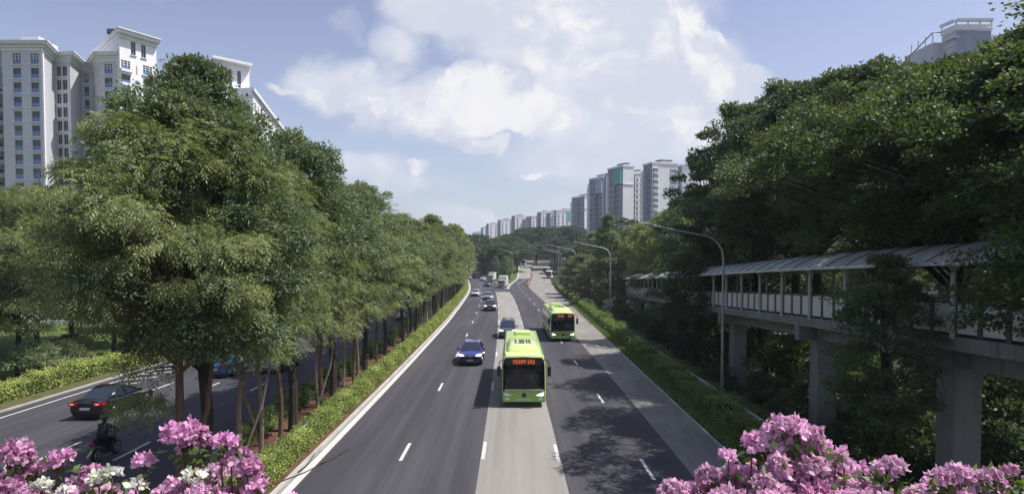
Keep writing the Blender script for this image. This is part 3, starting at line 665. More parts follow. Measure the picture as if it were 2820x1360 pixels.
    s.add([(pr[0].x, pr[0].y, zt2 + .75), (pr[1].x, pr[1].y, zt2 + .75), (inn[1].x, inn[1].y, zt2 + 1.7), (inn[0].x, inn[0].y, zt2 + 1.7),
           (pr[0].x, pr[0].y, zt2 + .6), (pr[1].x, pr[1].y, zt2 + .6), (inn[1].x, inn[1].y, zt2 + .6), (inn[0].x, inn[0].y, zt2 + .6)],
          [(0, 1, 2, 3), (0, 4, 5, 1), (1, 5, 6, 2), (2, 6, 7, 3), (3, 7, 4, 0)], ROOF_D); s.build('solar_panel', t, smooth=0)
    NUM = plain('number_paint', (.33, .33, .38), .7)
    for ch, zz in (('1', zt2 - 7.7), ('8', zt2 - 10.7)):
        cu = bpy.data.curves.new('num', 'FONT'); cu.body = ch; cu.size = 2.6; cu.extrude = .02; cu.align_x = 'CENTER'
        to = bpy.data.objects.new('tmp', cu); COL.objects.link(to); bpy.context.view_layer.update()
        me = bpy.data.meshes.new_from_object(to.evaluated_get(bpy.context.evaluated_depsgraph_get())); bpy.data.objects.remove(to)
        me.materials.clear(); me.materials.append(NUM); p = Vector(B) + d * 3.3 + n * .03
        o = link('painted_number', me, t, (p.x, p.y, zz)); o.rotation_euler = (R(90), 0, math.atan2(d.y, d.x))
    # second tower of the same estate, seen above the trees, with its long sloping eaves
    t = empty('apartment_tower', (-75, 165, 0), 0, 'white tower with a dark hipped roof rising behind the big roadside tree', 'apartment block')
    def T(u, D): return ((u - CU) / F * D + 75, D - 165)
    zt3 = 58; A = T(585, 186); B = T(600, 160); C_ = T(694, 166); Dd = (C_[0] + A[0] - B[0], C_[1] + A[1] - B[1]); w = MB()
    zt3 = CAMH + (HV - 176) / F * 162
    Ln = math.dist(B, C_)
    facade(w, A, B, 0, zt3, [], [], PAINTED); facade(w, B, C_, 0, zt3 - 6, [(1, 2.6), (Ln - 3.6, Ln - 2)], rows(zt3 - 8, 16, 1.9), PAINTED, t, 'blue')
    facade(w, B, C_, zt3 - 6, zt3, [(Ln - 5.6, Ln - 4.6), (Ln - 3.2, Ln - 2.2)], [(zt3 - 5.4, zt3 - 1.8)], PAINTED, t, 'dark'); facade(w, C_, Dd, 0, zt3, [], [], PAINTED); facade(w, Dd, A, 0, zt3, [], [], PAINTED)
    w.build('wall', t, smooth=0); cx, cy = (A[0] + C_[0]) / 2, (A[1] + C_[1]) / 2
    r = MB(); r.prism([(cx + (x - cx) * 1.13, cy + (y - cy) * 1.13) for x, y in (A, B, C_, Dd)], zt3 - .3, zt3 + .35, TRIM); r.build('cornice', t, smooth=0)
    r = MB(); ring = [(cx + (x - cx) * 1.0, cy + (y - cy) * 1.0, zt3 + .6) for x, y in (A, B, C_, Dd)]; r.add(ring + [(cx - 3, cy, zt3 + 2.7)], [(0, 1, 4), (1, 2, 4), (2, 3, 4), (3, 0, 4)], ROOF_D); r.build('solar_panel', t, smooth=0)
    # long wing running away from the road
    t = empty('apartment_block', (-66, 165, 0), 0, 'long white wing whose eaves slope down to the tree tops', 'apartment block')
    def T(u, D): return ((u - CU) / F * D + 66, D - 165)
    zt4 = 52.0
    def DD(v): return F * (zt4 - CAMH) / (HV - v)
    A = T(702, DD(258)); B = T(786, DD(372)); w = MB(); Ln = math.dist(A, B)
    A_ = (A[0] - 14, A[1] + 2); B_ = (B[0] - 14, B[1] + 2)
    facade(w, A, B, 0, zt4, [(3 + i * 4.2, 4.8 + i * 4.2) for i in range(6)], rows(zt4 - 2, 4, 1.8), PAINTED, t, 'far', hole=False)
    facade(w, A_, A, 0, zt4, [], [], PAINTED); facade(w, B, B_, 0, zt4, [], [], PAINTED); facade(w, B_, A_, 0, zt4, [], [], PAINTED); w.build('wall', t, smooth=0)
    r = MB(); r.prism([(A[0] + .9, A[1] - 1), (B[0] + .9, B[1] + 1), (B_[0], B_[1] + 1), (A_[0], A_[1] - 1)], zt4, zt4 + .9, TRIM); r.prism([(A[0] + .2, A[1] - 1), (B[0] + .2, B[1] + 1), (B_[0], B_[1] + 1), (A_[0], A_[1] - 1)], zt4 - 1.2, zt4, TRIM); r.build('cornice', t, smooth=0)
    # block at the extreme left edge, a sliver of balconies
    t = empty('apartment_block', (-112, 128, 0), 0, 'narrow slice of grey block with stacked balconies, cut by the left edge', 'apartment block')
    def T(u, D): return ((u - CU) / F * D + 112, D - 128)
    zt5 = 43.5; A = T(-70, 126); B = T(27, 134); C_ = T(27, 150); Dd = T(-70, 150); w = MB(); Ln = math.dist(A, B)
    facade(w, A, B, 0, zt5, [(Ln - 2.9, Ln - .7)], rows(zt5 - 2.0, 13, 1.7), PAINT_GREY, t, 'dark'); facade(w, B, C_, 0, zt5, [], [], PAINT_GREY); facade(w, C_, Dd, 0, zt5, [], [], PAINT_GREY); facade(w, Dd, A, 0, zt5, [], [], PAINT_GREY)
    w.build('wall', t, smooth=0); s = MB(); d = (Vector(B) - Vector(A)).normalized(); n = Vector((d.y, -d.x))
    for (r0, r1) in rows(zt5 - 2.0, 13, 1.7):
        p = Vector(B) - d * 1.8 + n * .5; s.box((p.x, p.y, r0 + .3), (2.6, 1, 1.0), PAINTED, rz=math.atan2(d.y, d.x))
    s.build('balcony', t, smooth=0); r = MB(); r.prism([(A[0], A[1] - 1), (B[0] + 1, B[1] - .8), (C_[0] + 1, C_[1]), Dd], zt5, zt5 + .6, TRIM); r.build('cornice', t, smooth=0)
    r = MB(); r.prism([(A[0], A[1] + 2), (B[0] - .8, B[1] + 2), (C_[0] - .8, C_[1]), Dd], zt5 + .6, zt5 + 1.6, ROOF_D); r.build('roof', t, smooth=0)
left_block()

FLANK_SHADE = tinted('flank_shade', (.22, .24, .30), .9)  # white walls turned from the sun: their shade is put into this darker colour
def far_block(label, u0, u1, vt, D, nf, yaw=22, side=14, style='far', teal=None, wcols=3, band=False, roofdark=True, stair=False, fl=2.8, zb=-2, wall=None, mod=True, cpos=None, styles=None):
    wall = wall or PAINTED
    x0, x1 = (u0 - CU) / F * D, (u1 - CU) / F * D
    zt = CAMH + (HV - vt) / F * D; wd = (x1 - x0); e = empty('apartment_block', (x0, D, 0), R(yaw), label, 'apartment block', 'white apartment blocks on the skyline')
    # local frame: front wall from (f0,0) to (f1,0), outward -Y; left side wall recedes along +Y
    sd = side * math.sin(R(yaw)); a1 = (u1 - CU) / F; front = max(4, (a1 * D - x0) / (math.cos(R(yaw)) - a1 * math.sin(R(yaw))))
    w = MB(); f0, f1 = 0, front
    # the left flank seen obliquely: the block is set so that its near left corner is at x0 + flank
    facade(w, (f0, 0), (f1, 0), zb, zt, [], [], wall); facade(w, (f0, side), (f0, 0), zb, zt, [], [], FLANK_SHADE); facade(w, (f1, 0), (f1, side), zb, zt, [], [], wall); facade(w, (f1, side), (f0, side), zb, zt, [], [], wall)
    w.build('wall', e, smooth=0)
    r = MB(); r.prism([(f0 - .3, -.3), (f1 + .3, -.3), (f1 + .3, side + .3), (f0 - .3, side + .3)], zt, zt + .8, TRIM)
    r.build('parapet', e, smooth=0)
    if roofdark:
        r = MB(); r.box((f0 + front * .6, side * .4, zt + 2.0), (front * .5, side * .5, .5), ROOF_D); r.box((f0 + front * .6, side * .4, zt + 1.2), (front * .36, side * .36, 1.6), TRIM); r.build('roof', e, smooth=0)
    # windows of the front
    rs = rows(zt - 2.2, nf, 1.5, fl); m_ = MB()
    if wcols:
        for i in range(wcols):
            c = f0 + front * ((i + .5) / wcols if cpos is None else cpos[i])
            if stair and i == 0: continue
            for (r0, r1) in rs: link('window', wmesh(min(2.6 if style == 'bay' and i == 0 else 1.7, front / wcols * .5), 1.5, style if i == 0 or style != 'bay' else 'far'), e, (c, -.02, (r0 + r1) / 2))
    # recessed flank bays with windows
    for j in range(4):
        c = side * (j + .55) / 4.1
        for (r0, r1) in rs: link('window', wmesh(side / 6.2, 1.6, 'far'), e, (f0 - .02, c, (r0 + r1) / 2), R(-90))
    fl_ = MB()
    for j, mt in ((.5, FLANK_SHADE), (.99, wall)):
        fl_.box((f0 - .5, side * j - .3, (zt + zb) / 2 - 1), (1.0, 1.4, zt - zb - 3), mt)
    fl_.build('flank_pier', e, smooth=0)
    if teal is not None:
        b = MB(); a, z_, mt, = teal; b.box((f0 + front * a[0] + front * a[1] / 2, -.12, zt - z_ / 2 - .3), (front * a[1], .24, z_), mt) if a is not None else b.box((f0 - .65, side * .22, zt - z_ / 2 - .3), (1.3, side * .4, z_), mt); b.build('coloured_panel', e, smooth=0)
    if band:
        b = MB(); b.box(((f0 + f1) / 2, -.15, zt - 8.4), (front, .3, .45), TRIM); b.build('ledge', e, smooth=0)
    return e
far_block('large white block with bay windows, right end of the skyline row above the trees', 1794, 1864, 452, 282, 12, yaw=18, side=8, style='bay', wcols=3, cpos=(.13, .76, .9))
far_block('white block wing partly behind the dark broad-leaved tree, far right of the skyline row', 1876, 1915, 458, 320, 8, yaw=10, side=10, wcols=0, roofdark=False)
far_block('lower white wing with dark open stair shafts joined to the tall sunlit slab', 1748, 1770, 480, 300, 12, yaw=20, side=8, wcols=2)
far_block('tall plain white slab with a ledge across it and a teal corner panel', 1714, 1744, 460, 296, 14, yaw=22, side=14, teal=(None, 8, WALL_TEAL), wcols=0, band=True)
far_block('narrow grey-white tower with pale crown just left of the teal-cornered slab', 1684, 1692, 477, 318, 14, yaw=14, side=10, wcols=1, roofdark=False, wall=PAINT_GREY)
far_block('plain white slab with a blue corner panel behind the pointed tree', 1661, 1680, 490, 330, 14, yaw=26, side=14, teal=(None, 8, WALL_BLUE), wcols=0, band=True)
far_block('slim grey tower hugging the blue-cornered slab on its left', 1638, 1646, 505, 350, 14, yaw=14, side=10, wcols=1, roofdark=False, wall=PAINT_GREY)
far_block('plain white slab standing alone left of the three tallest slabs', 1609, 1633, 542, 430, 12, yaw=26, side=17, wcols=0, band=True)
far_block('slim grey tower on the left flank of the lone white slab', 1593, 1600, 550, 445, 12, yaw=14, side=12, wcols=1, roofdark=False, wall=PAINT_GREY)
far_block('white block with a bright teal panel over its right-hand windows', 1532, 1592, 581, 560, 13, yaw=22, side=9, teal=((.45, .3), 9, WALL_TEAL), wcols=5)
far_block('white block with shade-coloured left flank next to the teal-panelled block', 1516, 1531, 588, 560, 12, yaw=24, side=9, wcols=2)
far_block('white block with a dark flat roof tank, centre right of the skyline', 1490, 1516, 586, 600, 12, yaw=24, side=9, wcols=2)
far_block('slender white block with one column of dark windows above the rain trees', 1464, 1487, 597, 650, 11, yaw=24, side=14, wcols=2, roofdark=False)
far_block('short white block between the slender block and the stepped block', 1447, 1463, 605, 660, 9, yaw=24, side=14, wcols=1)
far_block('white stepped block above the middle of the rain trees', 1418, 1447, 596, 660, 12, yaw=24, side=9, wcols=2)
far_block('white block, fourth from the left end of the skyline', 1379, 1411, 607, 720, 11, yaw=24, side=9, wcols=3)
far_block('white block, third from the left end of the skyline', 1346, 1372, 617, 800, 10, yaw=24, side=9, wcols=2)
far_block('small pale block, second from the left end of the skyline', 1331, 1345, 628, 900, 8, yaw=24, side=9, wcols=1)
far_block('smallest pale block, at the left end of the skyline above the traffic', 1305, 1326, 641, 1090, 7, yaw=10, side=24, wcols=2)

def right_block():
    D = 121; e = empty('apartment_block', (79, D, 0), 0, 'pale blue and white apartment block top showing above the trees at upper right', 'apartment block')
    def q(u, dD=0): return ((u - CU) / F * (D + dD) - 79, dD)
    z = lambda v: CAMH + (HV - v) / F * D
    GREYB = tinted('blue_grey_wall', (.33, .36, .47), .9)
    w = MB(); zt = z(93)
    P = [q(2480, 12), q(2555, 3.2), q(2580, 3.2), q(2618, 0), q(2714, 0), q(2714, 5), q(2768, 5), q(2768, 12), q(2790, 12)]
    for i in range(len(P) - 1): facade(w, P[i], P[i + 1], 0, zt - (0 if i > 1 else 1.2), [], [], GREYB if i in (3,) else PAINT_GREY)
    w.build('wall', e, smooth=0)
    for i, cs in ((1, (.5,)), (3, (.3, .72)), (5, (.35, .75)), (0, (.3, .62, .9))):
        a, b = Vector(P[i]), Vector(P[i + 1])
        for f in cs:
            for k in range(5):
                p = a.lerp(b, f); o = link('window', wmesh(1.5, 1.5, 'dark'), e, (p.x, p.y - .03, zt - 4.4 - k * 2.8)); o.rotation_euler = (0, 0, math.atan2(b.y - a.y, b.x - a.x))
    r = MB(); Z1, Z0 = z(66) , z(92)
    for i in (2, 3):
        a, b = Vector(P[i]), Vector(P[i + 1]); d = (b - a).normalized(); n = Vector((d.y, -d.x)); 
        for zz0, zz1, o in ((Z0, Z0 + .35, .35), (Z1 - .25, Z1 + .25, .6), (Z0 + .35, Z0 + 1.1, .1)):
            vs = [(a.x, a.y), (b.x, b.y), (b.x + n.x * o, b.y + n.y * o), (a.x + n.x * o, a.y + n.y * o)]; r.prism(vs[::-1], zz0, zz1, PAINTED)
        L_ = (b - a).length; k = int(L_ / 1.9)
        for j in range(k + 1):
            p = a + d * (L_ * j / k); r.box((p.x, p.y, (Z0 + Z1) / 2), (.22, .22, Z1 - Z0), PAINTED, rz=math.atan2(d.y, d.x))
    a = P[3]; b = P[4]; r.box(((a[0] + b[0]) / 2, 3.5, (Z0 + Z1) / 2 + .1), (b[0] - a[0] - 1.5, 2, Z1 - Z0 - .5), PAINTED)
    r.build('rooftop_screen', e, smooth=0)
    r = MB(); a, b = Vector(P[5]), Vector(P[6]); r.prism([(a.x, a.y - .3), (b.x + .4, b.y - .3), (b.x + .4, b.y + 3), (a.x, a.y + 3)], zt, z(81), PAINTED)
    a = P[0]; b = P[1]; r.tube([(a[0], a[1], zt - 2.2 + 0), (b[0], b[1], z(86) + .3), (b[0] + 2.2, b[1], z(86) + .3)], .12, ROOF_D, 5)
    for f in (.25, .5, .75, 1): p = Vector(a).lerp(Vector(b), f); r.box((p.x, p.y, zt - .6), (.15, .15, 2.4), PAINTED)
    r.build('rooftop_frame', e, smooth=0)
    for i, (c, zz) in enumerate(((.62, z(120)),)):
        a, b = Vector(P[2]), Vector(P[3]); p = a.lerp(b, c); o = link('window', wmesh(1.9, 1.5, 'dark'), e, (p.x, p.y, zz)); o.rotation_euler = (0, 0, math.atan2(b.y - a.y, b.x - a.x))
    r = MB(); a, b = Vector(P[2]), Vector(P[3]); d = (b - a).normalized(); p = a.lerp(b, .62); r.box((p.x - .2, p.y - .4, z(113) + .1), (2.6, 1, .2), TRIM, rz=math.atan2(d.y, d.x)); r.build('window_hood', e, smooth=0)
right_block()
def white_wall():
    e = empty('boundary_wall', (-52, 68, 0), 0, 'long low white wall with dark gaps behind the shaded lawn on the left', 'wall')
    w = MB(); g = zg(-50, 68); a = Vector((-26, 11, 0)); b = Vector((24, -2 + 8, 0))
    a = Vector((-30, -4, 0)); b = Vector((30, 12, 0)); d = (b - a); L_ = d.length; d.normalize(); rz = math.atan2(d.y, d.x)
    s = 0; i = 0
    while s < L_:
        ln = 4.6; p = a + d * (s + ln / 2); w.box((p.x, p.y, g + 1.15), (ln, .25, 2.3), PAINTED, rz=rz); s += ln + .55
    w.build('wall_panel', e, smooth=0)
    c = MB(); p = (a + b) / 2; c.box((p.x, p.y, g + 2.42), (L_, .4, .24), PAINTED, rz=rz); c.box((p.x, p.y, g + .1), (L_, .4, .35), PAINTED, rz=rz); c.build('coping', e, smooth=0)
white_wall()

# ------------------------------------------------------------------ covered walkway on piers
WX = curve([(0, 15.3), (18, 15.25), (32, 15.4), (49, 16.2), (84, 18.9), (152, 22.2), (190, 24)])   # left edge of the deck
WZ = curve([(0, 5.85), (18, 5.42), (32, 4.9), (49, 4.1), (84, 2.6), (152, -.2), (190, -.3)])     # underside of the edge beam
def walkway():
    e = empty('covered_walkway', (0, 0, 0), 0, 'long covered footway on concrete piers with white panels, right of the road', 'covered walkway')
    ya, yb = 4.0, 150.0; W = 3.0
    def sheet(m, xa, xb, za, zb, mat, y0=ya, y1=yb, st=2.0):
        ys = list(np.arange(y0, y1, st)) + [y1]; vs = []
        for y in ys: x, z = WX(y), WZ(y); vs += [(x + xa, y, z + za), (x + xb, y, z + zb)]
        m.add(vs, [(2 * i, 2 * i + 1, 2 * i + 3, 2 * i + 2) for i in range(len(ys) - 1)], mat)
    def beam(m, x0, x1, z0, z1, mat, **k):
        sheet(m, x0, x0, z0, z1, mat, **k); sheet(m, x1, x1, z0, z1, mat, **k); sheet(m, x0, x1, z0, z0, mat, **k); sheet(m, x0, x1, z1, z1, mat, **k)
        for y in (k.get('y0', ya), k.get('y1', yb)):
            x, z = WX(y), WZ(y); m.quad((x + x0, y, z + z0), (x + x1, y, z + z0), (x + x1, y, z + z1), (x + x0, y, z + z1), mat)
    m = MB(); beam(m, .1, W - .1, .3, .46, CONC); m.build('deck', e, smooth=20)
    for s in (0, W - .28):
        m = MB(); beam(m, s, s + .28, 0.02, .5, CONC); m.build('edge_beam', e, smooth=20)
    m = MB(); beam(m, .95, W - .95, -.72, .3, CONC); m.build('girder', e, smooth=20)
    piers = [11.5, 22.8, 33.2, 47.6, 66, 84.5, 103, 121, 138]
    for y in piers:
        x, z = WX(y) + W / 2, WZ(y); g = zg(x, y) - .5
        m = MB(); m.box((x, y, (g + z - .7) / 2), (1.05, .95, z - .7 - g), CONC); m.build('pier', e, smooth=20, bevel=.04)
        m = MB(); m.box((x, y - .2, z - .27), (W + .12, .5, 1.0), CONC); m.build('crossbeam', e, smooth=20, bevel=.02)
    COLM = tinted('column_cream', (.50, .50, .45), .9); PAN = noisy('white_panel', (.62, .60, .54), (.71, .69, .63), (1, 1, .3), 1.5, 5, rough=.6, layers=[((.3, .29, .27), (2, 2, .2), 2, .55, .75, .5)])
    POST = plain('brown_post', (.085, .075, .07), .6)
    B = 3.5; ys = np.arange(7.1, yb, B); cm = MB(); cm.tube([(0, 0, 0), (0, 0, 2.42)], .09, COLM, 12); cm.tube([(0, 0, 2.4), (0, 0, 2.56)], [.1, .26], COLM, 12); co = cm.build('column'); cme = co.data; bpy.data.objects.remove(co)
    for y in ys:
        for xo in (-.02, W - .05): link('column', cme, e, (WX(y) + xo, y, WZ(y) + .42))
    # panels with dark posts between them, three to a bay
    npan = 0; rest = MB(); posts = MB(); rp = MB()
    for y in np.arange(7.1, yb - 1.2, B / 3):
        def pan(m, xo, y=y):
            a, b = y + .13, y + B / 3 - .13; x0, x1 = WX(a) + xo, WX(b) + xo; z0, z1 = WZ(a) + .62, WZ(b) + .62
            for dx in (0, .05):
                m.quad((x0 + dx, a, z0), (x1 + dx, b, z1), (x1 + dx, b, z1 + 1.0), (x0 + dx, a, z0 + 1.0), PAN)
            m.quad((x0, a, z0 + 1.0), (x1, b, z1 + 1.0), (x1 + .05, b, z1 + 1.0), (x0 + .05, a, z0 + 1.0), PAN); m.quad((x0, a, z0), (x0 + .05, a, z0), (x0 + .05, a, z0 + 1.), (x0, a, z0 + 1.), PAN)
        if npan < 99:
            m = MB(); pan(m, .06); m.build('panel', e, smooth=0); npan += 1
        else: pan(rest, .06)
        pan(rp, W - .1)
        x, z = WX(y), WZ(y); posts.box((x + .09, y, z + 1.05), (.1, .2, 1.2), POST); posts.box((x + W - .09, y, z + 1.05), (.1, .2, 1.2), POST)
    if rest.v: tag(rest.build('panel', e, smooth=0), kind='stuff')
    o = rp.build('panel', e, smooth=0); tag(o, kind='stuff'); o = posts.build('parapet_post', e, smooth=0); tag(o, kind='stuff')
    for xo in (.05, W - .13):
        m = MB(); beam(m, xo, xo + .07, 1.66, 1.73, POST); m.build('handrail', e, smooth=0)
    # arched roof in overlapping sheets
    RF = noisy('canopy_sheet', (.56, .56, .54), (.68, .68, .66), (1, 1, 1), .7, 8, rough=.55, spec=.4, layers=[((.16, .15, .13), (.35, 3.0, 1), 1.6, .5, .68, .6), ((.10, .10, .08), (1, 1, 1), 3.5, .56, .7, .55)])
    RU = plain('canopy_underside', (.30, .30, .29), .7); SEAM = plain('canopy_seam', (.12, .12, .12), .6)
    k = 10; arc = [(-.75 + (W + 1.5) * i / k, 2.95 + .78 * math.sin(math.pi * i / k) ** .9) for i in range(k + 1)]
    ys2 = list(np.arange(ya, yb, 1.75)) + [yb]; m = MB(); vs = []
    for y in ys2:
        for a, z in arc: vs.append((WX(y) + a, y, WZ(y) + z + .42 - .42 + .1))
    n = k + 1; m.add(vs, [(j * n + i, j * n + i + 1, (j + 1) * n + i + 1, (j + 1) * n + i) for j in range(len(ys2) - 1) for i in range(k)], RF)
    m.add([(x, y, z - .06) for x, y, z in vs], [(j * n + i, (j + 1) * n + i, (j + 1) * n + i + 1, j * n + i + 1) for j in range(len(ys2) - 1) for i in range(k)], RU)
    for i in (0, k): m.add([(vs[j * n + i][0], vs[j * n + i][1], vs[j * n + i][2] + d) for j in range(len(ys2)) for d in (-.1, .03)], [(2 * j, 2 * j + 1, 2 * j + 3, 2 * j + 2) for j in range(len(ys2) - 1)], RF)
    m.build('canopy', e, smooth=40)
    m = MB()
    for y in ys2[1:]:
        m.tube([(WX(y) + a, y, WZ(y) + z + .12) for a, z in arc], .03, SEAM, 4)
    tag(m.build('canopy_seam', e, smooth=0), kind='stuff')
    m = MB()
    for y in ys:
        m.tube([(WX(y) + a, y, WZ(y) + z - .02) for a, z in arc[1:-1]], .07, COLM, 5)
    tag(m.build('canopy_rib', e, smooth=0), kind='stuff')
walkway()

# ------------------------------------------------------------------ hedges, rails
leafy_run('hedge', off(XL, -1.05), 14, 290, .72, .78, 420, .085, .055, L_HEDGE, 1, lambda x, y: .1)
tag(bpy.data.objects['hedge'], 'yellow-green clipped hedge on the road side of the median rail', 'hedge', 'median hedges')
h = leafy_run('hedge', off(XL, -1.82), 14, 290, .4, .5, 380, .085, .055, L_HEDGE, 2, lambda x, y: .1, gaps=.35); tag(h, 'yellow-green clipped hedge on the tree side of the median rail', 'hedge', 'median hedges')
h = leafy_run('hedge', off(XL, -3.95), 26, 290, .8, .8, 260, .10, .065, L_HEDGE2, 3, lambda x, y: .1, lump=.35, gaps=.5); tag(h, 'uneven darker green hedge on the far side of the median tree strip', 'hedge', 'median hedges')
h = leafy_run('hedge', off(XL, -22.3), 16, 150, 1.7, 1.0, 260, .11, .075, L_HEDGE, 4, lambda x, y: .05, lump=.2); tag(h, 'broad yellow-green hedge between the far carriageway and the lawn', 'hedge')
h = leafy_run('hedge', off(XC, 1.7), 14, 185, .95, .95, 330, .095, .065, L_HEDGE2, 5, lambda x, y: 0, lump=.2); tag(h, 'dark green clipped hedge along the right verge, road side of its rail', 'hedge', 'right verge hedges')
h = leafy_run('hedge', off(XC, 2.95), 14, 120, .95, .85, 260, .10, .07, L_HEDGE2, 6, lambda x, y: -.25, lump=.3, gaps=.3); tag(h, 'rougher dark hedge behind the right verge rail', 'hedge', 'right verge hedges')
def guardrail(f, y0, y1, zt, label, zf=0):
    e = empty('guardrail', (f(y0), y0, 0), 0, label, 'guardrail', 'roadside rails'); m = MB(); ys = list(np.arange(y0, y1, 2.0)); prof = [(0, -.16), (.05, -.11), (0, -.03), (0, .03), (.05, .11), (0, .16)]
    vs = [(f(y) + a - f(y0), y - y0, zt + b) for y in ys for a, b in prof]; n = 6; m.add(vs, [(j * n + i, j * n + i + 1, (j + 1) * n + i + 1, (j + 1) * n + i) for j in range(len(ys) - 1) for i in range(5)], STEEL); m.build('rail', e, smooth=0)
    m = MB()
    for y in ys[::2]: m.box((f(y) - f(y0) - .08, y - y0, zt / 2), (.1, .12, zt), STEEL)
    tag(m.build('post', e, smooth=0), kind='stuff')
guardrail(off(XL, -1.5), 16, 230, .54, 'galvanised crash rail half buried between the two median hedges')
guardrail(off(XC, 2.3), 16, 110, .86, 'pale crash rail running through the right verge hedge')
# grass tufts of the right verge
def grass():
    rg = np.random.default_rng(4); n = 26000; y = 15 + 100 * rg.uniform(0, 1, n) ** 1.6; x = np.array([XC(q) for q in y]) + rg.uniform(.2, 1.3, n); s = 1 + y / 60
    P = np.stack([x, y, np.full(n, .02)], 1); D = nrm(rg.normal(size=(n, 3)) * .45 + np.array([0, 0, 1])); me = leaf_mesh('grass', P, D, rg.normal(size=(n, 3)), .13 * s * rg.uniform(.6, 1.3, n), .028 * s, rg.uniform(0, 1, n) * .8, L_HEDGE2)
    tag(link('grass', me), kind='stuff')
    n = 30000; y = 14 + 110 * rg.uniform(0, 1, n) ** 1.5; x = np.array([XC(q) for q in y]) + rg.uniform(3.4, 22, n); z = np.array([zg(a, b) for a, b in zip(x, y)]); s = 1 + y / 70
    P = np.stack([x, y, z], 1); D = nrm(rg.normal(size=(n, 3)) * .8 + np.array([0, 0, .8])); me = leaf_mesh('ground_cover', P, D, rg.normal(size=(n, 3)), .3 * s * rg.uniform(.5, 1.4, n), .12 * s, rg.uniform(0, 1, n) * .8, L_DARK)
    tag(link('ground_cover', me), kind='stuff')
grass()
# ------------------------------------------------------------------ trees
rnd = random.Random(11)
HANG = [(-1.1, -.2, 3.9), (-1.3, .3, 4.8), (-.9, .1, 5.4), (-1.6, 0, 3.5), (-2.6, .2, 6.0), (-3.4, .1, 6.8), (-2.2, -.5, 7.2), (-3.0, .8, 8.0), (1.6, .4, 5.8), (2.3, -.2, 6.6)]
NEAR_F = Kind('f', 3, 6.0, 13.1, 3.25, 'dome', 135, .78, 105, .30, .26, L_FEATH, BARK_R, .165, style='pinnate', droop=.75, squash=.62, lean=(-.6, .2), nb=60, fork=True, extra=HANG)
NEAR_B = Kind('b', 5, 5.2, 14.8, 3.45, 'cone', 270, .8, 420, .135, .07, L_BROAD, BARK_D, .24, squash=.7, nb=50)
NEAR_B2 = Kind('b2', 8, 5.2, 13.3, 3.0, 'oval', 180, .75, 360, .14, .075, L_BROAD, BARK_D, .22, squash=.7, nb=40)
NEAR_F2 = Kind('f2', 9, 4.5, 11.8, 2.7, 'dome', 100, .75, 70, .28, .27, L_FEATH, BARK_P, .11, style='pinnate', droop=.65, nb=32, fork=True)
NEAR_F3 = Kind('f3', 19, 4.6, 12.4, 2.6, 'oval', 115, .75, 70, .27, .27, L_FEATH, BARK_R, .12, style='pinnate', droop=.6, nb=32)
MID_B = [Kind('mb', 21 + i, 4.3, 12.6, 2.6, p, 125, .72, 165, .2, .11, L_BROAD, BARK_D, .2, squash=.75, nb=26) for i, p in enumerate(('cone', 'oval'))]
MID_F = [Kind('mf', 31 + i, 3.9, 12.0, 2.6, p, 115, .72, 175, .2, .1, L_FEATH, BARK_P, .11, droop=.6, nb=26, fork=bool(i)) for i, p in enumerate(('dome', 'oval'))]
FAR_T = [Kind('ft', 41 + i, 3.6, 14.2, 2.9, p, 90, .95, 60, .5, .28, mt, BARK_D, .16, squash=.8, nb=12) for i, (p, mt) in enumerate((('cone', L_BROAD), ('oval', L_FEATH), ('dome', L_OLIVE)))]
med = [(19.3, 'F'), (20.7, 'B'), (23.5, 'f'), (25.4, 'f'), (27.1, 'g'), (29.5, 'B2'), (32.7, 'f'), (34.1, 'g'), (36.0, 'B2'), (38.0, 'f'), (39.7, 'g'), (41.6, 'f'), (44.0, 'B2'), (47.5, 'g'), (51.0, 'mb'), (54.0, 'mf'), (58.0, 'mb'), (61.0, 'mf')]
y = 64.5
while y < 268: med.append((y, rnd.choice(['mb', 'mf', 'mf', 'mb']) if y < 120 else 'ft')); y += rnd.uniform(2.9, 3.8) if y < 120 else rnd.uniform(4.6, 6.0)
DES = {'F': ('feathery tree, leaning reddish trunk', NEAR_F), 'B': ('tall conical tree, thick dark trunk', NEAR_B), 'B2': ('tall broad-leaved tree, straight dark trunk', NEAR_B2),
       'f': ('slender feathery tree, thin pale trunk', NEAR_F2), 'g': ('slender feathery tree, thin reddish trunk', NEAR_F3)}
for i, (y, k) in enumerate(med):
    x = XL(y) - 2.3 + rnd.uniform(-.18, .18); rz = rnd.uniform(0, 6.28); s = rnd.uniform(.93, 1.07)
    if k in DES: d, K = DES[k]
    elif k == 'mb': K = rnd.choice(MID_B); d = 'blue-green tree, dark trunk'
    elif k == 'mf': K = rnd.choice(MID_F); d = 'yellow-green tree, thin trunk'
    else: K = rnd.choice(FAR_T); d = 'distant leafy tree'
    nm = {'F': 'feathery_tree', 'f': 'feathery_tree', 'g': 'feathery_tree', 'mf': 'feathery_tree'}.get(k, 'broadleaf_tree')
    if i == 0: rz = 0; s = 1.0
    if i == 1: rz = .4; s = 1.0
    if k in ('f', 'g'): s *= .96
    if k == 'ft': s *= 1.0
    K.put(x, y, .1, rz, (s, s, s * (1.0 if i < 2 else rnd.uniform(.95, 1.03) * (1.13 if 79 < y < 84 else 1))), nm, '%s, %s from the camera in the median row' % (d, ordn(i + 1)), 'tree', 'trees in the median row')
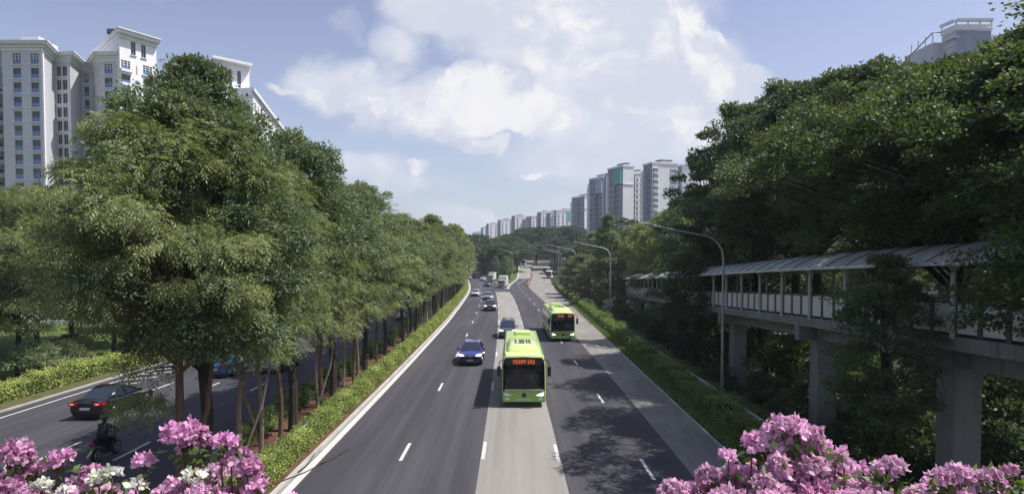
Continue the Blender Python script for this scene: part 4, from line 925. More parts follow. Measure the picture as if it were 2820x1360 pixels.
# trees beyond the far carriageway
lt = [(-33.5, 27, 'F', .82), (-36, 35, 'F', .85), (-35.0, 43, 'G', 1.0), (-39, 50, 'G', 1.08), (-32.8, 50, 'G', .9), (-40.5, 56, 'G', 1.1), (-43, 48, 'G', 1.1), (-45, 47, 'mf', 1.1), (-35, 57, 'mb', .9), (-40, 66, 'mf', 1.05), (-35, 74, 'mf', 1.0), (-36, 85, 'mb', 1.0), (-50, 78, 'mf', 1.3), (-58, 74, 'mb', 1.1),
      (-62, 82, 'mf', 1.3), (-46, 92, 'ft', 1.2), (-37, 97, 'ft', 1.0), (-70, 92, 'ft', 1.25), (-82, 92, 'ft', 1.2), (-38, 112, 'ft', 1.05), (-52, 108, 'ft', 1.2), (-39, 128, 'ft', 1.1), (-41, 145, 'ft', 1.15), (-43, 165, 'ft', 1.2), (-46, 188, 'ft', 1.2), (-50, 212, 'ft', 1.2), (-55, 240, 'ft', 1.2), (-27, 262, 'ft', 1.0), (-60, 130, 'ft', 1.3)]
GEN = Kind('gen', 12, 3.4, 12.9, 4.3, 'dome', 140, 1.0, 70, .45, .27, L_FEATH, BARK_D, .2, style='pinnate', droop=.7, nb=40)
for i, (x, y, k, s) in enumerate(lt):
    K = {'F': NEAR_F, 'B2': NEAR_B2, 'G': GEN}.get(k) or rnd.choice({'mf': MID_F, 'mb': MID_B, 'ft': FAR_T}[k])
    K.put(x, y, zg(x, y) - .02, rnd.uniform(0, 6), s, 'roadside_tree', 'leafy tree standing beyond the far carriageway on the left, %s nearest of that group' % ordn(i + 1), 'tree', 'trees beyond the far carriageway')
# big trees on the right
RB = [Kind('rb', 51, 9.6, 17.4, 5.4, 'dome', 300, .92, 380, .165, .095, L_DARK, BARK_D, .32, nb=50, h0=-1.2), Kind('rb2', 52, 9.8, 19.2, 5.6, 'tall', 300, .95, 380, .17, .095, L_DARK, BARK_D, .34, nb=60, h0=-1.2, extra=[(a - 1.9, b, c) for a, b, c in [(-5.4, .6, 13.6), (-5.9, 1.6, 14.0), (-6.4, .2, 14.3), (-5.6, -1.3, 13.2), (-6.9, 1.0, 14.1), (-5.2, 2.6, 14.6), (-6.2, -2.2, 13.6), (-5.0, -.4, 14.8), (-5.8, 3.2, 13.4), (-7.3, -.6, 13.8), (-4.9, 1.4, 15.4), (-6.6, 2.4, 13.2)]], lean=(-1.9, 0)),
      Kind('rb3', 53, 9.8, 17.0, 5.0, 'dome', 280, .9, 400, .16, .09, L_BRIGHT, BARK_D, .3, nb=60, h0=-1.2, extra=[(a - 1.9, b, c) for a, b, c in [(-5.4, .6, 13.6), (-5.9, 1.6, 14.0), (-6.4, .2, 14.3), (-5.6, -1.3, 13.2), (-6.9, 1.0, 14.1), (-5.2, 2.6, 14.6), (-6.2, -2.2, 13.6), (-5.0, -.4, 14.8), (-5.8, 3.2, 13.4), (-7.3, -.6, 13.8), (-4.9, 1.4, 15.4), (-6.6, 2.4, 13.2)]], lean=(-1.9, 0))]
RM = [Kind('rm', 61, 4.5, 19.5, 5.8, 'tall', 170, 1.2, 230, .28, .15, L_DARK, BARK_D, .3, nb=24, h0=-1.2), Kind('rm2', 62, 5, 18.5, 5.4, 'dome', 180, 1.15, 230, .28, .15, L_FEATH, BARK_D, .3, nb=24, h0=-1.2), Kind('rm3', 63, 4, 17, 4.6, 'oval', 150, 1.05, 230, .27, .15, L_BROAD, BARK_D, .28, nb=24, h0=-1.2)]
CLUMP = Kind('clump', 71, 8.0, 21.0, 3.4, 'oval', 58, .95, 260, .34, .2, L_DARK, BARK_D, .25, nb=58, h0=-1.2, squash=.75, lean=(-2.6, 0))
OVER = Kind('ov', 54, 7.4, 17.6, 4.8, 'tall', 230, .9, 400, .15, .085, L_BRIGHT, BARK_P, .3, nb=50, h0=-1.2, extra=[(-6.1, -.6, 15.3), (-5.8, -.3, 14.7), (-6.2, -.8, 16.0)] + [(-5.9 + .35 * (i % 3), -.3 + .42 * (i % 7) + .2 * (i % 2), 7.9 + .22 * ((i * 5) % 13)) for i in range(16)], lean=(-1.8, 0))
POINT = Kind('point', 72, 2, 18.6, 3.6, 'point', 150, .95, 130, .42, .22, L_BROAD, BARK_D, .22, nb=20)
OLIVE = Kind('olive', 73, 1.6, 8.6, 3.4, 'dome', 110, .85, 150, .3, .16, L_OLIVE, BARK_D, .16, nb=26)
rt = [(19.9, 20.2, 'rb', 2, .93, 'bright green crown at the right edge just below the overhanging branch'), (19.4, 15.6, 'ov', 0, 1, 'dark overhanging tree whose branch tip enters at the top right corner'), (19.3, 24.8, 'rb', 2, .98, 'bright green near tree leaning over the covered walkway at the right edge'), (19.6, 31.0, 'rb', 1, .95, 'tall dark tree behind the sunlit end of the walkway roof'),
      (20.2, 40.5, 'rb', 0, 1.22, 'broad dark tree behind the middle of the walkway roof'), (23.2, 50, 'rb', 1, 1.18, 'tall dark tree behind the walkway, left of the roof-top tree gap'), (24.5, 60, 'rm', 0, 1.15, 'wide dark crown behind the far half of the walkway'),
      (20.4, 48.6, 'cl', 0, 1.03, 'dark clumpy tree standing out against the big cloud'), (20.9, 61, 'cl', 0, .93, 'smaller dark clumpy tree on the skyline left of the first clumpy one'), (25, 67, 'rm', 1, 1.03, 'olive-green large crown behind the two clumpy trees'),
      (24, 78, 'rm', 0, .95, 'dark mid-distance crown above the bushy tree by the walkway'), (26, 90, 'cl', 0, .8, 'thin dark clumpy tree in front of the large skyline block'), (23, 92, 'rm', 1, .88, 'yellowish green crown in front of the bay-window block'), (28, 104, 'rm', 2, .9, 'rounded tree below the stair-shaft wing'),
      (23.0, 107, 'rm', 1, .82, 'light green crown below the plain white slab'), (16.9, 108, 'pt', 0, .94, 'pointed conical tree in front of the blue-cornered slab'), (27, 138, 'rm', 1, .85, 'tree just left of the pointed tree'), (30, 152, 'rm', 0, .9, 'dark tree behind the pointed tree'),
      (25, 164, 'ft', 2, 1.15, 'pale tree behind the olive roadside trees'), (24, 176, 'rm', 1, .85, 'leafy crown below the lone white slab'), (23, 196, 'rm', 0, .8, 'dark crown above the parked-up buses'), (26, 216, 'rm', 2, .85, 'dark crown beyond the parked-up buses'), (28, 240, 'rm', 1, .8, 'crown at the bend of the side road')]
for (x, y, k, j, s, lab) in rt:
    K = {'rb': RB, 'rm': RM, 'ft': FAR_T}[k][j] if k in ('rb', 'rm', 'ft') else {'cl': CLUMP, 'pt': POINT, 'ov': OVER}[k]
    K.put(x, y, zg(x, y), rnd.uniform(0, 6) if y > 33 and k != 'cl' else 0, (s, s, {20.2: 1.03, 24.8: 1.03, 31.0: 1.0, 40.5: 1.2, 50: 1.2, 60: 1.2}.get(y, s)), 'large_tree', lab, 'tree')
bk = []
for y in (20, 29, 39, 50, 62, 75, 90, 106, 124, 145, 168): bk.append((30 + rnd.uniform(-1, 2) + (6 if 30 < y < 80 else 0), y))
for y in (26, 38, 52, 70, 92, 118, 150): bk.append((44 + rnd.uniform(-2, 3), y))
bk += [(31, 84)]
for i, (x, y) in enumerate(sorted(bk, key=lambda p: p[1])):
    K = rnd.choice(RM); K.put(x, y, zg(x, y), rnd.uniform(0, 6), rnd.uniform(.85, 1.02) * (1.0 if x < 40 else 1.1), 'background_tree', 'dark tree in the wood behind the covered walkway, %s from the camera' % ordn(i + 1), 'tree', 'trees of the wood behind the walkway')
for (x, y, s, lab) in ((16.3, 119, 1.08, 'round olive-green roadside tree, nearest of the three beside the bend'), (14.9, 129, 1.1, 'round olive-green roadside tree, middle one of the three beside the bend'), (14.6, 141, 1.0, 'small round olive-green roadside tree, farthest of the three beside the bend')):
    OLIVE.put(x, y, zg(x, y), rnd.uniform(0, 6), s, 'roadside_tree', lab, 'tree', 'olive trees beside the bend')
BUSHY = Kind('bushy', 81, 3.6, 9.9, 2.55, 'oval', 120, .75, 240, .17, .09, L_DARK, BARK_D, .13, nb=30, fork=True)
BUSHY2 = Kind('bushy2', 82, 3.0, 9.2, 1.75, 'oval', 95, .55, 260, .12, .07, L_DARK, BARK_D, .09, nb=30, fork=True)
BUSHY.put(14.9, 52.5, zg(14.9, 52.5), 1, 1, 'roadside_tree', 'dense dark bushy tree in front of the walkway, between the two nearest street lamps', 'tree')
BUSHY2.put(13.7, 22.3, zg(13.7, 22.3), 2, 1, 'roadside_tree', 'slim dark tree with a thin trunk in front of the nearest walkway panels', 'tree')
SHRUB = [Kind('sh', 91 + i, .3, 2.6, 1.5, 'dome', 40, .5, 120, .2, .1, mt, BARK_D, .05, nb=14) for i, mt in enumerate((L_DARK, L_BRIGHT))]
PALMY = Kind('sh3', 95, .2, 1.9, 1.3, 'dome', 34, .45, 130, .3, .05, L_BROAD, BARK_D, .05, nb=10)
sh = [(17.5, 27, 1, 1.2), (19.5, 33, 1, 1.3), (21.5, 38, 1, 1.4), (20.2, 43, 1, 1.5), (22.5, 47, 0, 1.5), (18.6, 37.5, 0, 1.0), (24, 42, 1, 1.7), (25.5, 34, 0, 1.8), (22, 28, 0, 1.6), (25, 25, 1, 1.5), (16.9, 41, 0, .8), (20.5, 55, 1, 1.3), (24, 60, 1, 1.6), (17.2, 59, 0, .9), (18.4, 66, 1, 1.0), (22.5, 72, 0, 1.6), (19.2, 24, 0, 1.2), (27, 50, 1, 1.7), (16.5, 70, 0, 1.0), (17.5, 80, 0, 1.1), (16.5, 90, 0, 1.1), (17.2, 100, 0, 1.2), (23, 88, 0, 1.6), (15.4, 45, 0, .7), (15.2, 34, 0, .7), (15.6, 29, 0, .7)]
for i, (x, y, j, s) in enumerate(sorted(sh, key=lambda p: p[1])):
    SHRUB[j].put(x, y, zg(x, y), rnd.uniform(0, 6), s, 'shrub', '%s shrub under or beside the covered walkway, %s from the camera' % (('dark green', 'bright green')[j], ordn(i + 1)), 'shrub', 'shrubs below the walkway')
for i, (x, y) in enumerate([(-34 + 1.6 * math.sin(k * 2.2), 22 + k * 3.4) for k in range(15)]):
    PALMY.put(x, y, zg(x, y), rnd.uniform(0, 6), rnd.uniform(.9, 1.3), 'shrub', 'dark spiky shrub between the broad hedge and the lawn, %s from the camera' % ordn(i + 1), 'shrub', 'spiky shrubs by the lawn')
YS = Kind('ys', 97, .5, 1.35, .5, 'dome', 16, .22, 90, .09, .055, L_HEDGE2, BARK_P, .03, nb=10)
for i, y in enumerate((28.5, 34.0, 40.5, 46.0)):
    YS.put(XL(y) - 3.3, y, .1, i, 1, 'young_shrub', 'small round-headed young shrub in the median mulch, %s from the camera' % ordn(i + 1), 'shrub', 'young shrubs in the median')
# rain trees over the bend and the wood behind them
RAIN = [Kind('rain', 101 + i, 7.2, 13.6, 9.0, 'flat', 150, 1.6, 90, .75, .42, L_RAIN, BARK_D, .4, squash=.38, nb=26, h0=-1.5) for i in range(2)]
rn = [(-6, 252, .95, 'flat-topped rain tree nearest the gore, left of the slip road'), (2.2, 266, .78, 'spreading rain tree overhanging the slip road from the left'), (-12, 270, 1.0, 'rain tree above the lorries in the main carriageway'), (-4, 285, 1.1, 'rain tree behind the nearest one at the gore'), (-14, 305, 1.25, 'wide rain tree at the left of the central clump'),
      (-2, 318, 1.35, 'tallest flat-topped rain tree in the middle of the clump'), (14, 352, 1.5, 'broad rain tree arching over the flyover ramp'), (26, 345, 1.45, 'rain tree right of the flyover ramp'), (21, 300, 1.05, 'dark rain tree beside the coaches'), (34, 380, 1.6, 'rain tree under the teal-panelled block'), (2, 372, 1.6, 'large rain tree behind the ramp entrance'), (-22, 350, 1.5, 'rain tree on the left behind the queue of cars'), (29, 272, .9, 'rain tree right of the coaches')]
for i, (x, y, s, lab) in enumerate(rn): RAIN[i % 2].put(x, y, zg(x, y), rnd.uniform(0, 6), s, 'rain_tree', lab, 'tree', 'rain trees around the bend')
for i, (x, y) in enumerate([(-6, 428), (3, 432), (11, 425), (18, 436), (25, 428), (33, 436), (41, 428), (7, 446), (21, 448), (36, 450)]): FAR_T[i % 3].put(x, y, zg(x, y), i, 1.35, 'background_tree', 'tree closing the view at the top of the flyover ramp, %s from the left' % ordn(sorted([-6, 3, 11, 18, 25, 33, 41, 7, 21, 36]).index(x) + 1), 'tree', 'trees at the top of the ramp')
for i, x in enumerate([2, 8, 13, 18.5, 24, 29, 35]): SHRUB[0].put(x, 423.5 + i % 2, zg(x, 424), i, 3.0, 'shrub', 'big dark shrub at the top end of the flyover ramp, %s from the left' % ordn(i + 1), 'shrub', 'shrubs at the top of the ramp')
MEDT = [(-2.5, 236), (-1.2, 243), (-6.5, 240), (-9, 247), (-11.5, 256), (-13.5, 262), (-3.8, 250)]
for i, (x, y) in enumerate(MEDT): FAR_T[i % 2].put(x, y, zg(x, y), i, .62, 'roadside_tree', 'small tree in the clump behind the gore, %s from the camera' % ordn([m[1] for m in sorted(MEDT, key=lambda q: q[1])].index(y) + 1), 'tree', 'small trees behind the gore')
def wood():
    rg = np.random.default_rng(9); P = []; D = []; n0 = 0
    for k in range(170):
        y = rg.uniform(400, 640); x = rg.uniform(-130, 150) * y / 500; r = rg.uniform(6, 11); h = rg.uniform(15, 20) * (1 - .0) ; n = 420
        d = nrm(rg.normal(size=(n, 3))); d[:, 2] = np.abs(d[:, 2]); c = np.array([x, y, zg(x, min(y, 600)) + h - r * .55]); P.append(c + d * r * rg.uniform(.7, 1.05, (n, 1)) * np.array([1, 1, .6])); D.append(d)
    P = np.concatenate(P); D = np.concatenate(D); n = len(P); me = leaf_mesh('far_wood', P, nrm(D + rg.normal(size=(n, 3)) * .6), nrm(D + rg.normal(size=(n, 3)) * .4), 2.2 * rg.uniform(.6, 1.3, n), 1.5, rg.uniform(.2, .8, n), L_RAIN)
    tag(link('far_wood', me), kind='stuff')
wood()

# ------------------------------------------------------------------ street lamps
LUMG = plain('lamp_lens', (.6, .6, .58), .3)
def lamp(x, y, z, label, side=-1, reach=5.6, H=10.3, box=False, double=False, rz=0, group='street lamps along the right verge'):
    e = empty('street_lamp', (x, y, z), rz, label, 'street lamp', group)
    m = MB(); m.tube([(0, 0, -.1), (0, 0, 1.2)], [.13, .12], STEEL, 12); m.tube([(0, 0, 1.2), (0, 0, H - 1.6)], [.1, .075], STEEL, 12); m.box((0, 0, .02), (.42, .42, .06), STEEL); m.build('pole', e, smooth=40)
    for s in ((side,) if not double else (-1, 1)):
        pts = [(0, 0, H - 1.6)] + [(s * 1.5 * (1 - math.cos(a)), 0, H - 1.6 + 1.5 * math.sin(a)) for a in (.35, .7, 1.05, 1.35)] + [(s * reach * .6, 0, H + .28), (s * (reach - .7), 0, H + .62)]
        m = MB(); m.tube(pts, [.075, .07, .065, .06, .058, .05, .045], STEEL, 10); m.build('arm', e, smooth=60)
        m = MB(); m.add([(s * (reach - .85), -.09, H + .6), (s * (reach - .85), .09, H + .6), (s * reach, .13, H + .70), (s * reach, -.13, H + .70), (s * (reach - .85), -.08, H + .72), (s * (reach - .85), .08, H + .72), (s * reach, .1, H + .78), (s * reach, -.1, H + .78)],
            [(0, 1, 2, 3), (7, 6, 5, 4), (0, 4, 5, 1), (1, 5, 6, 2), (2, 6, 7, 3), (3, 7, 4, 0)], STEEL); m.box((s * (reach - .85), 0, H + .72), (.3, .16, .14), STEEL)
        o = m.build('lamp_head', e, smooth=20)
        l = MB(); l.add([(s * (reach - .7), -.06, H + .605), (s * (reach - .7), .06, H + .605), (s * (reach - .08), .09, H + .68), (s * (reach - .08), -.09, H + .68)], [(0, 1, 2, 3)], LUMG); l.build('lens', o, smooth=0)
    m = MB(); m.box((0, -.1, 1.0), (.14, .05, .5), STEEL); m.build('access_door', e)
    if box: m = MB(); m.box((-.15, -.35, 2.1), (.95, .4, 1.2), plain('box_grey', (.3, .31, .33), .5)); m.build('control_box', e, bevel=.02)
    return e
lamp(14.2, 41.0, -.5, 'nearest tall grey street lamp, curving over the road in front of the walkway', H=10.6, reach=5.7)
lamp(15.0, 93, -.5, 'second grey street lamp, with a control box on its pole', H=10.6, box=True, reach=5.6)
lamp(13.9, 133, .1, 'third street lamp, its arm just above the olive trees', H=10.3)
lamp(14.4, 178, .1, 'fourth street lamp, near the start of the side road bend', H=10.3)
lamp(16.3, 214, .1, 'fifth and farthest street lamp on the right verge', H=10.3)
lamp(.1, 226, .1, 'double-armed street lamp standing at the gore between the two roads', H=10.6, double=True, reach=4.8, group='median street lamps')
lamp(-11.6, 83, .1, 'grey street lamp half hidden among the median trees', side=1, H=10.3, reach=4.0, group='median street lamps')
def sign():
    e = empty('marker_post', (-.25, 218, .1), 0, 'small white-topped marker post on the grass beside the gore kerb', 'marker post'); m = MB(); m.tube([(0, 0, -.1), (0, 0, 1.3)], .07, STEEL, 8); m.build('pole', e); m = MB(); m.box((0, -.06, 1.4), (.5, .06, .7), TRIM); m.build('sign_face', e)
sign()
x = SHRUB[0].put(-1.6, 222, 0.05, 0, .9, 'shrub', 'low rounded shrub on the gore island beside the lorry', 'shrub')
def grass_gore():
    m = MB(); ys = list(np.arange(200, 330, 3.0)); n = len(ys); A = [(S2(y) + .5, y, zg(S2(y) + .5, y) + .05) for y in ys]; B = [(ML(y) - .15, y, ZB(y) + .05) for y in ys]
    m.add(A + B, [(i, i + n, i + n + 1, i + 1) for i in range(n - 1)], LAWN); tag(m.build('gore_grass', smooth=0), kind='structure')
grass_gore()
# ------------------------------------------------------------------ vehicles (front of every vehicle faces local -Y; origin on the road under its front bumper)
def wheel_meshes(r, w):
    m = MB(); m.tube([(-w / 2, 0, 0), (-w / 2 + .03, 0, 0), (w / 2 - .03, 0, 0), (w / 2, 0, 0)], [r * .93, r, r, r * .93], RUBBER, 24); t = m.build('tyre', smooth=40); tm = t.data; bpy.data.objects.remove(t)
    m = MB(); m.tube([(-w / 2 - .012, 0, 0), (w / 2 + .012, 0, 0)], r * .66, plain('rim_dark', (.05, .05, .05), .5), 20)
    for s in (-1, 1):
        for k in range(5):
            a = k * 2 * math.pi / 5; c = Vector((s * (w / 2 + .014), math.cos(a) * r * .33, math.sin(a) * r * .33)); d = Vector((0, math.cos(a), math.sin(a))); n = Vector((0, -math.sin(a), math.cos(a)))
            p = [c - d * r * .3 - n * .035, c + d * r * .31 - n * .05, c + d * r * .31 + n * .05, c - d * r * .3 + n * .035]; m.add([tuple(q) for q in p] + [tuple(q + Vector((s * .012, 0, 0))) for q in p], [(0, 1, 2, 3), (7, 6, 5, 4), (0, 4, 5, 1), (1, 5, 6, 2), (2, 6, 7, 3), (3, 7, 4, 0)], RIM)
        m.tube([(s * (w / 2), 0, 0), (s * (w / 2 + .02), 0, 0)], r * .14, RIM, 10)
        m.tube([(s * (w / 2 + .002), math.cos(q) * r * .66, math.sin(q) * r * .66) for q in np.linspace(0, 2 * math.pi, 21)], .022, RIM, 5, cap=False)
    o = m.build('rim', smooth=30); rm = o.data; bpy.data.objects.remove(o); return tm, rm
WM = {}
def wheel(e, x, y, r, w=.22):
    k = (r, w)
    if k not in WM: WM[k] = wheel_meshes(r, w)
    t = link('wheel', WM[k][0], e, (x, y, r)); link('rim', WM[k][1], t)
SPEC = {
    # L, W, H, stations: (y, half width factor, z bottom, z top of side, z crown of bonnet/boot) ; glasshouse: cowl, roof front, roof rear, back base, zbelt, zroof
    'sedan': dict(L=4.75, W=1.84, H=1.44, zs=[(0, .80, .30, .55), (.10, .90, .24, .66), (.55, .98, .2, .74), (1.25, 1, .2, .86), (1.45, 1, .2, .92), (2.7, 1, .2, .95), (3.75, 1, .2, .98), (4.35, .97, .24, 1.0), (4.65, .9, .3, .96), (4.75, .82, .38, .86)], g=(1.35, 2.2, 3.25, 4.1), zb=.93, r=.33, wy=(.88, 3.72)),
    'suv': dict(L=4.55, W=1.86, H=1.66, zs=[(0, .80, .34, .66), (.10, .90, .28, .84), (.5, .98, .25, .95), (1.15, 1, .25, 1.04), (1.35, 1, .25, 1.06), (2.6, 1, .25, 1.08), (3.8, 1, .25, 1.1), (4.3, .98, .28, 1.1), (4.5, .92, .34, 1.04), (4.55, .85, .42, .9)], g=(1.2, 1.95, 3.75, 4.4), zb=1.06, r=.36, wy=(.86, 3.6)),
    'mpv': dict(L=4.7, W=1.82, H=1.82, zs=[(0, .80, .32, .7), (.10, .90, .26, .88), (.4, .98, .22, .98), (.8, 1, .22, 1.06), (1.1, 1, .22, 1.1), (2.6, 1, .22, 1.12), (3.9, 1, .22, 1.12), (4.4, .98, .24, 1.12), (4.65, .94, .3, 1.08), (4.7, .88, .4, .95)], g=(.85, 1.75, 4.2, 4.62), zb=1.1, r=.34, wy=(.85, 3.7)),
}
def car(label, kind, col, x, y, z=0, heading=0, lit=False, group='cars on the road', rough=.3, coat=.8, scale=1, cat='car', two=None, name='car', taillit=False):
    sp = SPEC[kind]; e = empty(name, (x, y, z), heading, label, cat, group); e.scale = (scale,) * 3
    paint = plain('car_paint_' + label[:12].replace(' ', '_'), col, rough, .15, .5, coat=coat); hw = sp['W'] / 2; m = MB(); zs = sp['zs']; n = len(zs)
    vs = []
    for (yy, wf, zb, zt) in zs:
        w = hw * wf; mid = zb + (zt - zb) * .45
        half = [(w * .9, zb), (w * .985, zb + .1), (w, mid), (w * .975, zt - .12), (w * .9, zt - .02), (w * .45, zt + .035), (0, zt + .045)]
        ring = [(a, yy, c) for a, c in half] + [(-a, yy, c) for a, c in half[-2::-1]]; vs += ring
    k = 13; fs = [(i * k + j, i * k + j + 1, (i + 1) * k + j + 1, (i + 1) * k + j) for i in range(n - 1) for j in range(k - 1)]
    fs += [(i * k + k - 1, i * k, (i + 1) * k, (i + 1) * k + k - 1) for i in range(n - 1)]; fs += [tuple(range(k - 1, -1, -1)), tuple(range((n - 1) * k, n * k))]
    m.add(vs, fs, paint)
    c0, r0, r1, b1 = sp['g']; zb_ = sp['zb'] - .02; zr = sp['H']; wb = hw * .93; wt = hw * .70; q = []
    # glasshouse as pillars and roof
    for yy, ww, zz in ((c0, wb, zb_), (r0, wt, zr - .07), (r0 + .18, wt, zr - .02), ((r0 + r1) / 2, wt * 1.02, zr), (r1 - .18, wt, zr - .03), (r1, wt * .97, zr - .08), (b1, wb * .94, zb_)):
        q.append((yy, ww, zz))
    g0 = len(m.v); gv = []
    for yy, ww, zz in q: gv += [(-wb * (1 if yy < b1 else .94), yy, zb_), (-ww, yy, zz), (-ww * .86, yy, zz + (.05 if zz > zb_ + .1 else 0)), (ww * .86, yy, zz + (.05 if zz > zb_ + .1 else 0)), (ww, yy, zz), (wb * (1 if yy < b1 else .94), yy, zb_)]
    gf = [(i * 6 + j, i * 6 + j + 1, (i + 1) * 6 + j + 1, (i + 1) * 6 + j) for i in range(len(q) - 1) for j in range(5)]
    m.add(gv, gf, two or paint); m.build('body', e, smooth=38, bevel=.02)
    def pane(nm, pts, out):
        o = Vector(out).normalized() * .03; mm = MB(); ps = [Vector(p) + o for p in pts]; c = sum(ps, Vector()) / len(ps); ps = [c + (p - c) * .93 for p in ps]; mm.add([tuple(p) for p in ps] + [tuple(p - o * 1.2) for p in ps], [(0, 1, 2, 3), (4, 7, 6, 5), (0, 4, 5, 1), (1, 5, 6, 2), (2, 6, 7, 3), (3, 7, 4, 0)], CGLASS); mm.build(nm, e, smooth=0)
    pane('windscreen', [(-wb * .97, c0 + .02, zb_ + .02), (wb * .97, c0 + .02, zb_ + .02), (wt * .95, r0, zr - .05), (-wt * .95, r0, zr - .05)], (0, -(zr - zb_), r0 - c0))
    pane('rear_window', [(wb * .9, b1, zb_ + .04), (-wb * .9, b1, zb_ + .04), (-wt * .92, r1 + .02, zr - .07), (wt * .92, r1 + .02, zr - .07)], (0, zr - zb_, b1 - r1))
    ym = (r0 + r1) / 2
    for s in (-1, 1):
        for (ya, yb, ta, tb) in ((c0 + .38, ym - .04, r0 + .12, ym - .04), (ym + .04, b1 - .42, ym + .04, r1 - .06)):
            pts = [(s * wb, ya, zb_ + .05), (s * wb, yb, zb_ + .05), (s * wt, tb, zr - .08), (s * wt, ta, zr - .08)]
            pane('side_window', pts if s > 0 else pts[::-1], (s * (zr - zb_), 0, wb - wt))
        mm = MB(); mm.box((s * (hw + .12), c0 + .35, zb_ + .12), (.22, .12, .15), paint); mm.build('mirror', e, bevel=.03)
        zt = zs[2][3]; mm = MB(); mm.add([(s * hw * .48, .02, zt - .17), (s * hw * .93, .16, zt - .2), (s * hw * .985, .42, zt - .04), (s * hw * .9, .3, zt - .01), (s * hw * .5, .03, zt - .06)], [(0, 1, 2, 3, 4) if s > 0 else (4, 3, 2, 1, 0)], HEADON if lit else LAMPG)
        for i in range(len(mm.v)): mm.v[i] = (mm.v[i][0] * 1.012, mm.v[i][1] - .045, mm.v[i][2] + .01)
        mm.build('headlight', e, smooth=0)
        zt = zs[-3][3]; mm = MB(); L_ = sp['L']; mm.box((s * hw * .68, L_ - .03, zt - .14), (hw * .42, .1, .17), TAIL); mm.box((s * hw * .92, L_ - .2, zt - .14), (.1, .32, .15), TAIL)
        if taillit: mm.box((s * hw * .72, L_ + .03, zt - .13), (.2, .02, .05), plain('tail_glow', (.6, .3, .3), .4, emit=(1, .35, .35), es=.8))
        mm.build('tail_light', e, bevel=.02)
        for wy in sp['wy']:
            mm = MB(); mm.tube([(s * (hw - .2), wy, sp['r'] + .01), (s * (hw + .004), wy, sp['r'] + .01)], sp['r'] + .06, BLACK, 22); mm.build('wheel_arch', e, smooth=40)
            wheel(e, s * (hw - .095), wy, sp['r'], .22)
    mm = MB(); zf = zs[1][3]; mm.box((0, -.0, zf - .14), (hw * .95, .09, .16), BLACK); mm.box((0, -.02, zf - .05), (hw * .98, .08, .035), CHROME); mm.tube([(0, -.06, zf - .1), (0, -.075, zf - .1)], .055, CHROME, 14); mm.build('grille', e, bevel=.01)
    mm = MB(); mm.box((0, .02, .33), (hw * 1.5, .1, .17), BLACK); mm.build('bumper_intake', e, bevel=.02)
    mm = MB(); mm.box((0, -.045, .47), (.5, .03, .12), PLATEK if kind != 'suv' else PLATE); mm.build('licence_plate', e)
    mm = MB(); mm.box((0, sp['L'] + .0, .55 if kind != 'sedan' else .62), (.5, .06, .12), PLATE); mm.build('licence_plate', e)
    mm = MB(); mm.box((0, sp['L'] / 2, .22), (sp['W'] * .86, sp['L'] * .9, .14), BLACK); mm.build('underbody', e)
    return e
def led_text(e, x0, x1, z0, z1, y, seed, rowsn=7):
    rg = random.Random(seed); m = MB(); x = x0; ch = (z1 - z0) * .62; st = (z1 - z0) / rowsn
    while x + ch < x1:                      # illegible dot-matrix characters
        cols = 4
        pat = [[rg.random() < .62 or c == 0 for c in range(cols)] for r_ in range(rowsn)]
        for r_ in range(rowsn):
            for c in range(cols):
                if pat[r_][c]: m.box((x + ch * (c + .5) / (cols + 1), y, z0 + st * (r_ + .5)), (ch / (cols + 1) * .92, .01, st * .85), LED)
        x += ch * (1.0 if rg.random() > .12 else 1.6)
    return m.build('destination_text', e, smooth=0)
GREEN_P = plain('bus_lime_paint', (.56, .70, .25), .35, coat=.5); GREEN_D = plain('bus_green_paint', (.23, .45, .07), .3, coat=.6); BUSG = plain('bus_windscreen', (.018, .022, .026), .07, spec=.8)
SILV = plain('bus_silver_trim', (.42, .45, .42), .4)
def screenmat():
    m, nt, b = newmat('tinted_windscreen'); N = nt.nodes; L = nt.links; b.inputs['Base Color'].default_value = (.02, .025, .03, 1); b.inputs['Roughness'].default_value = .05; b.inputs['Specular IOR Level'].default_value = .9
    t = N.new('ShaderNodeBsdfTransparent'); t.inputs[0].default_value = (.8, .85, .85, 1); x = N.new('ShaderNodeMixShader'); x.inputs[0].default_value = .62; L.new(b.outputs[0], x.inputs[1]); L.new(t.outputs[0], x.inputs[2]); L.new(x.outputs[0], N['Material Output'].inputs[0]); return m
SCREEN = screenmat(); LINING = plain('bus_lining', (.28, .28, .27), .8); SEATM = plain('bus_seat_fabric', (.10, .12, .22), .9); POLEM = plain('yellow_pole', (.7, .5, .08), .4)
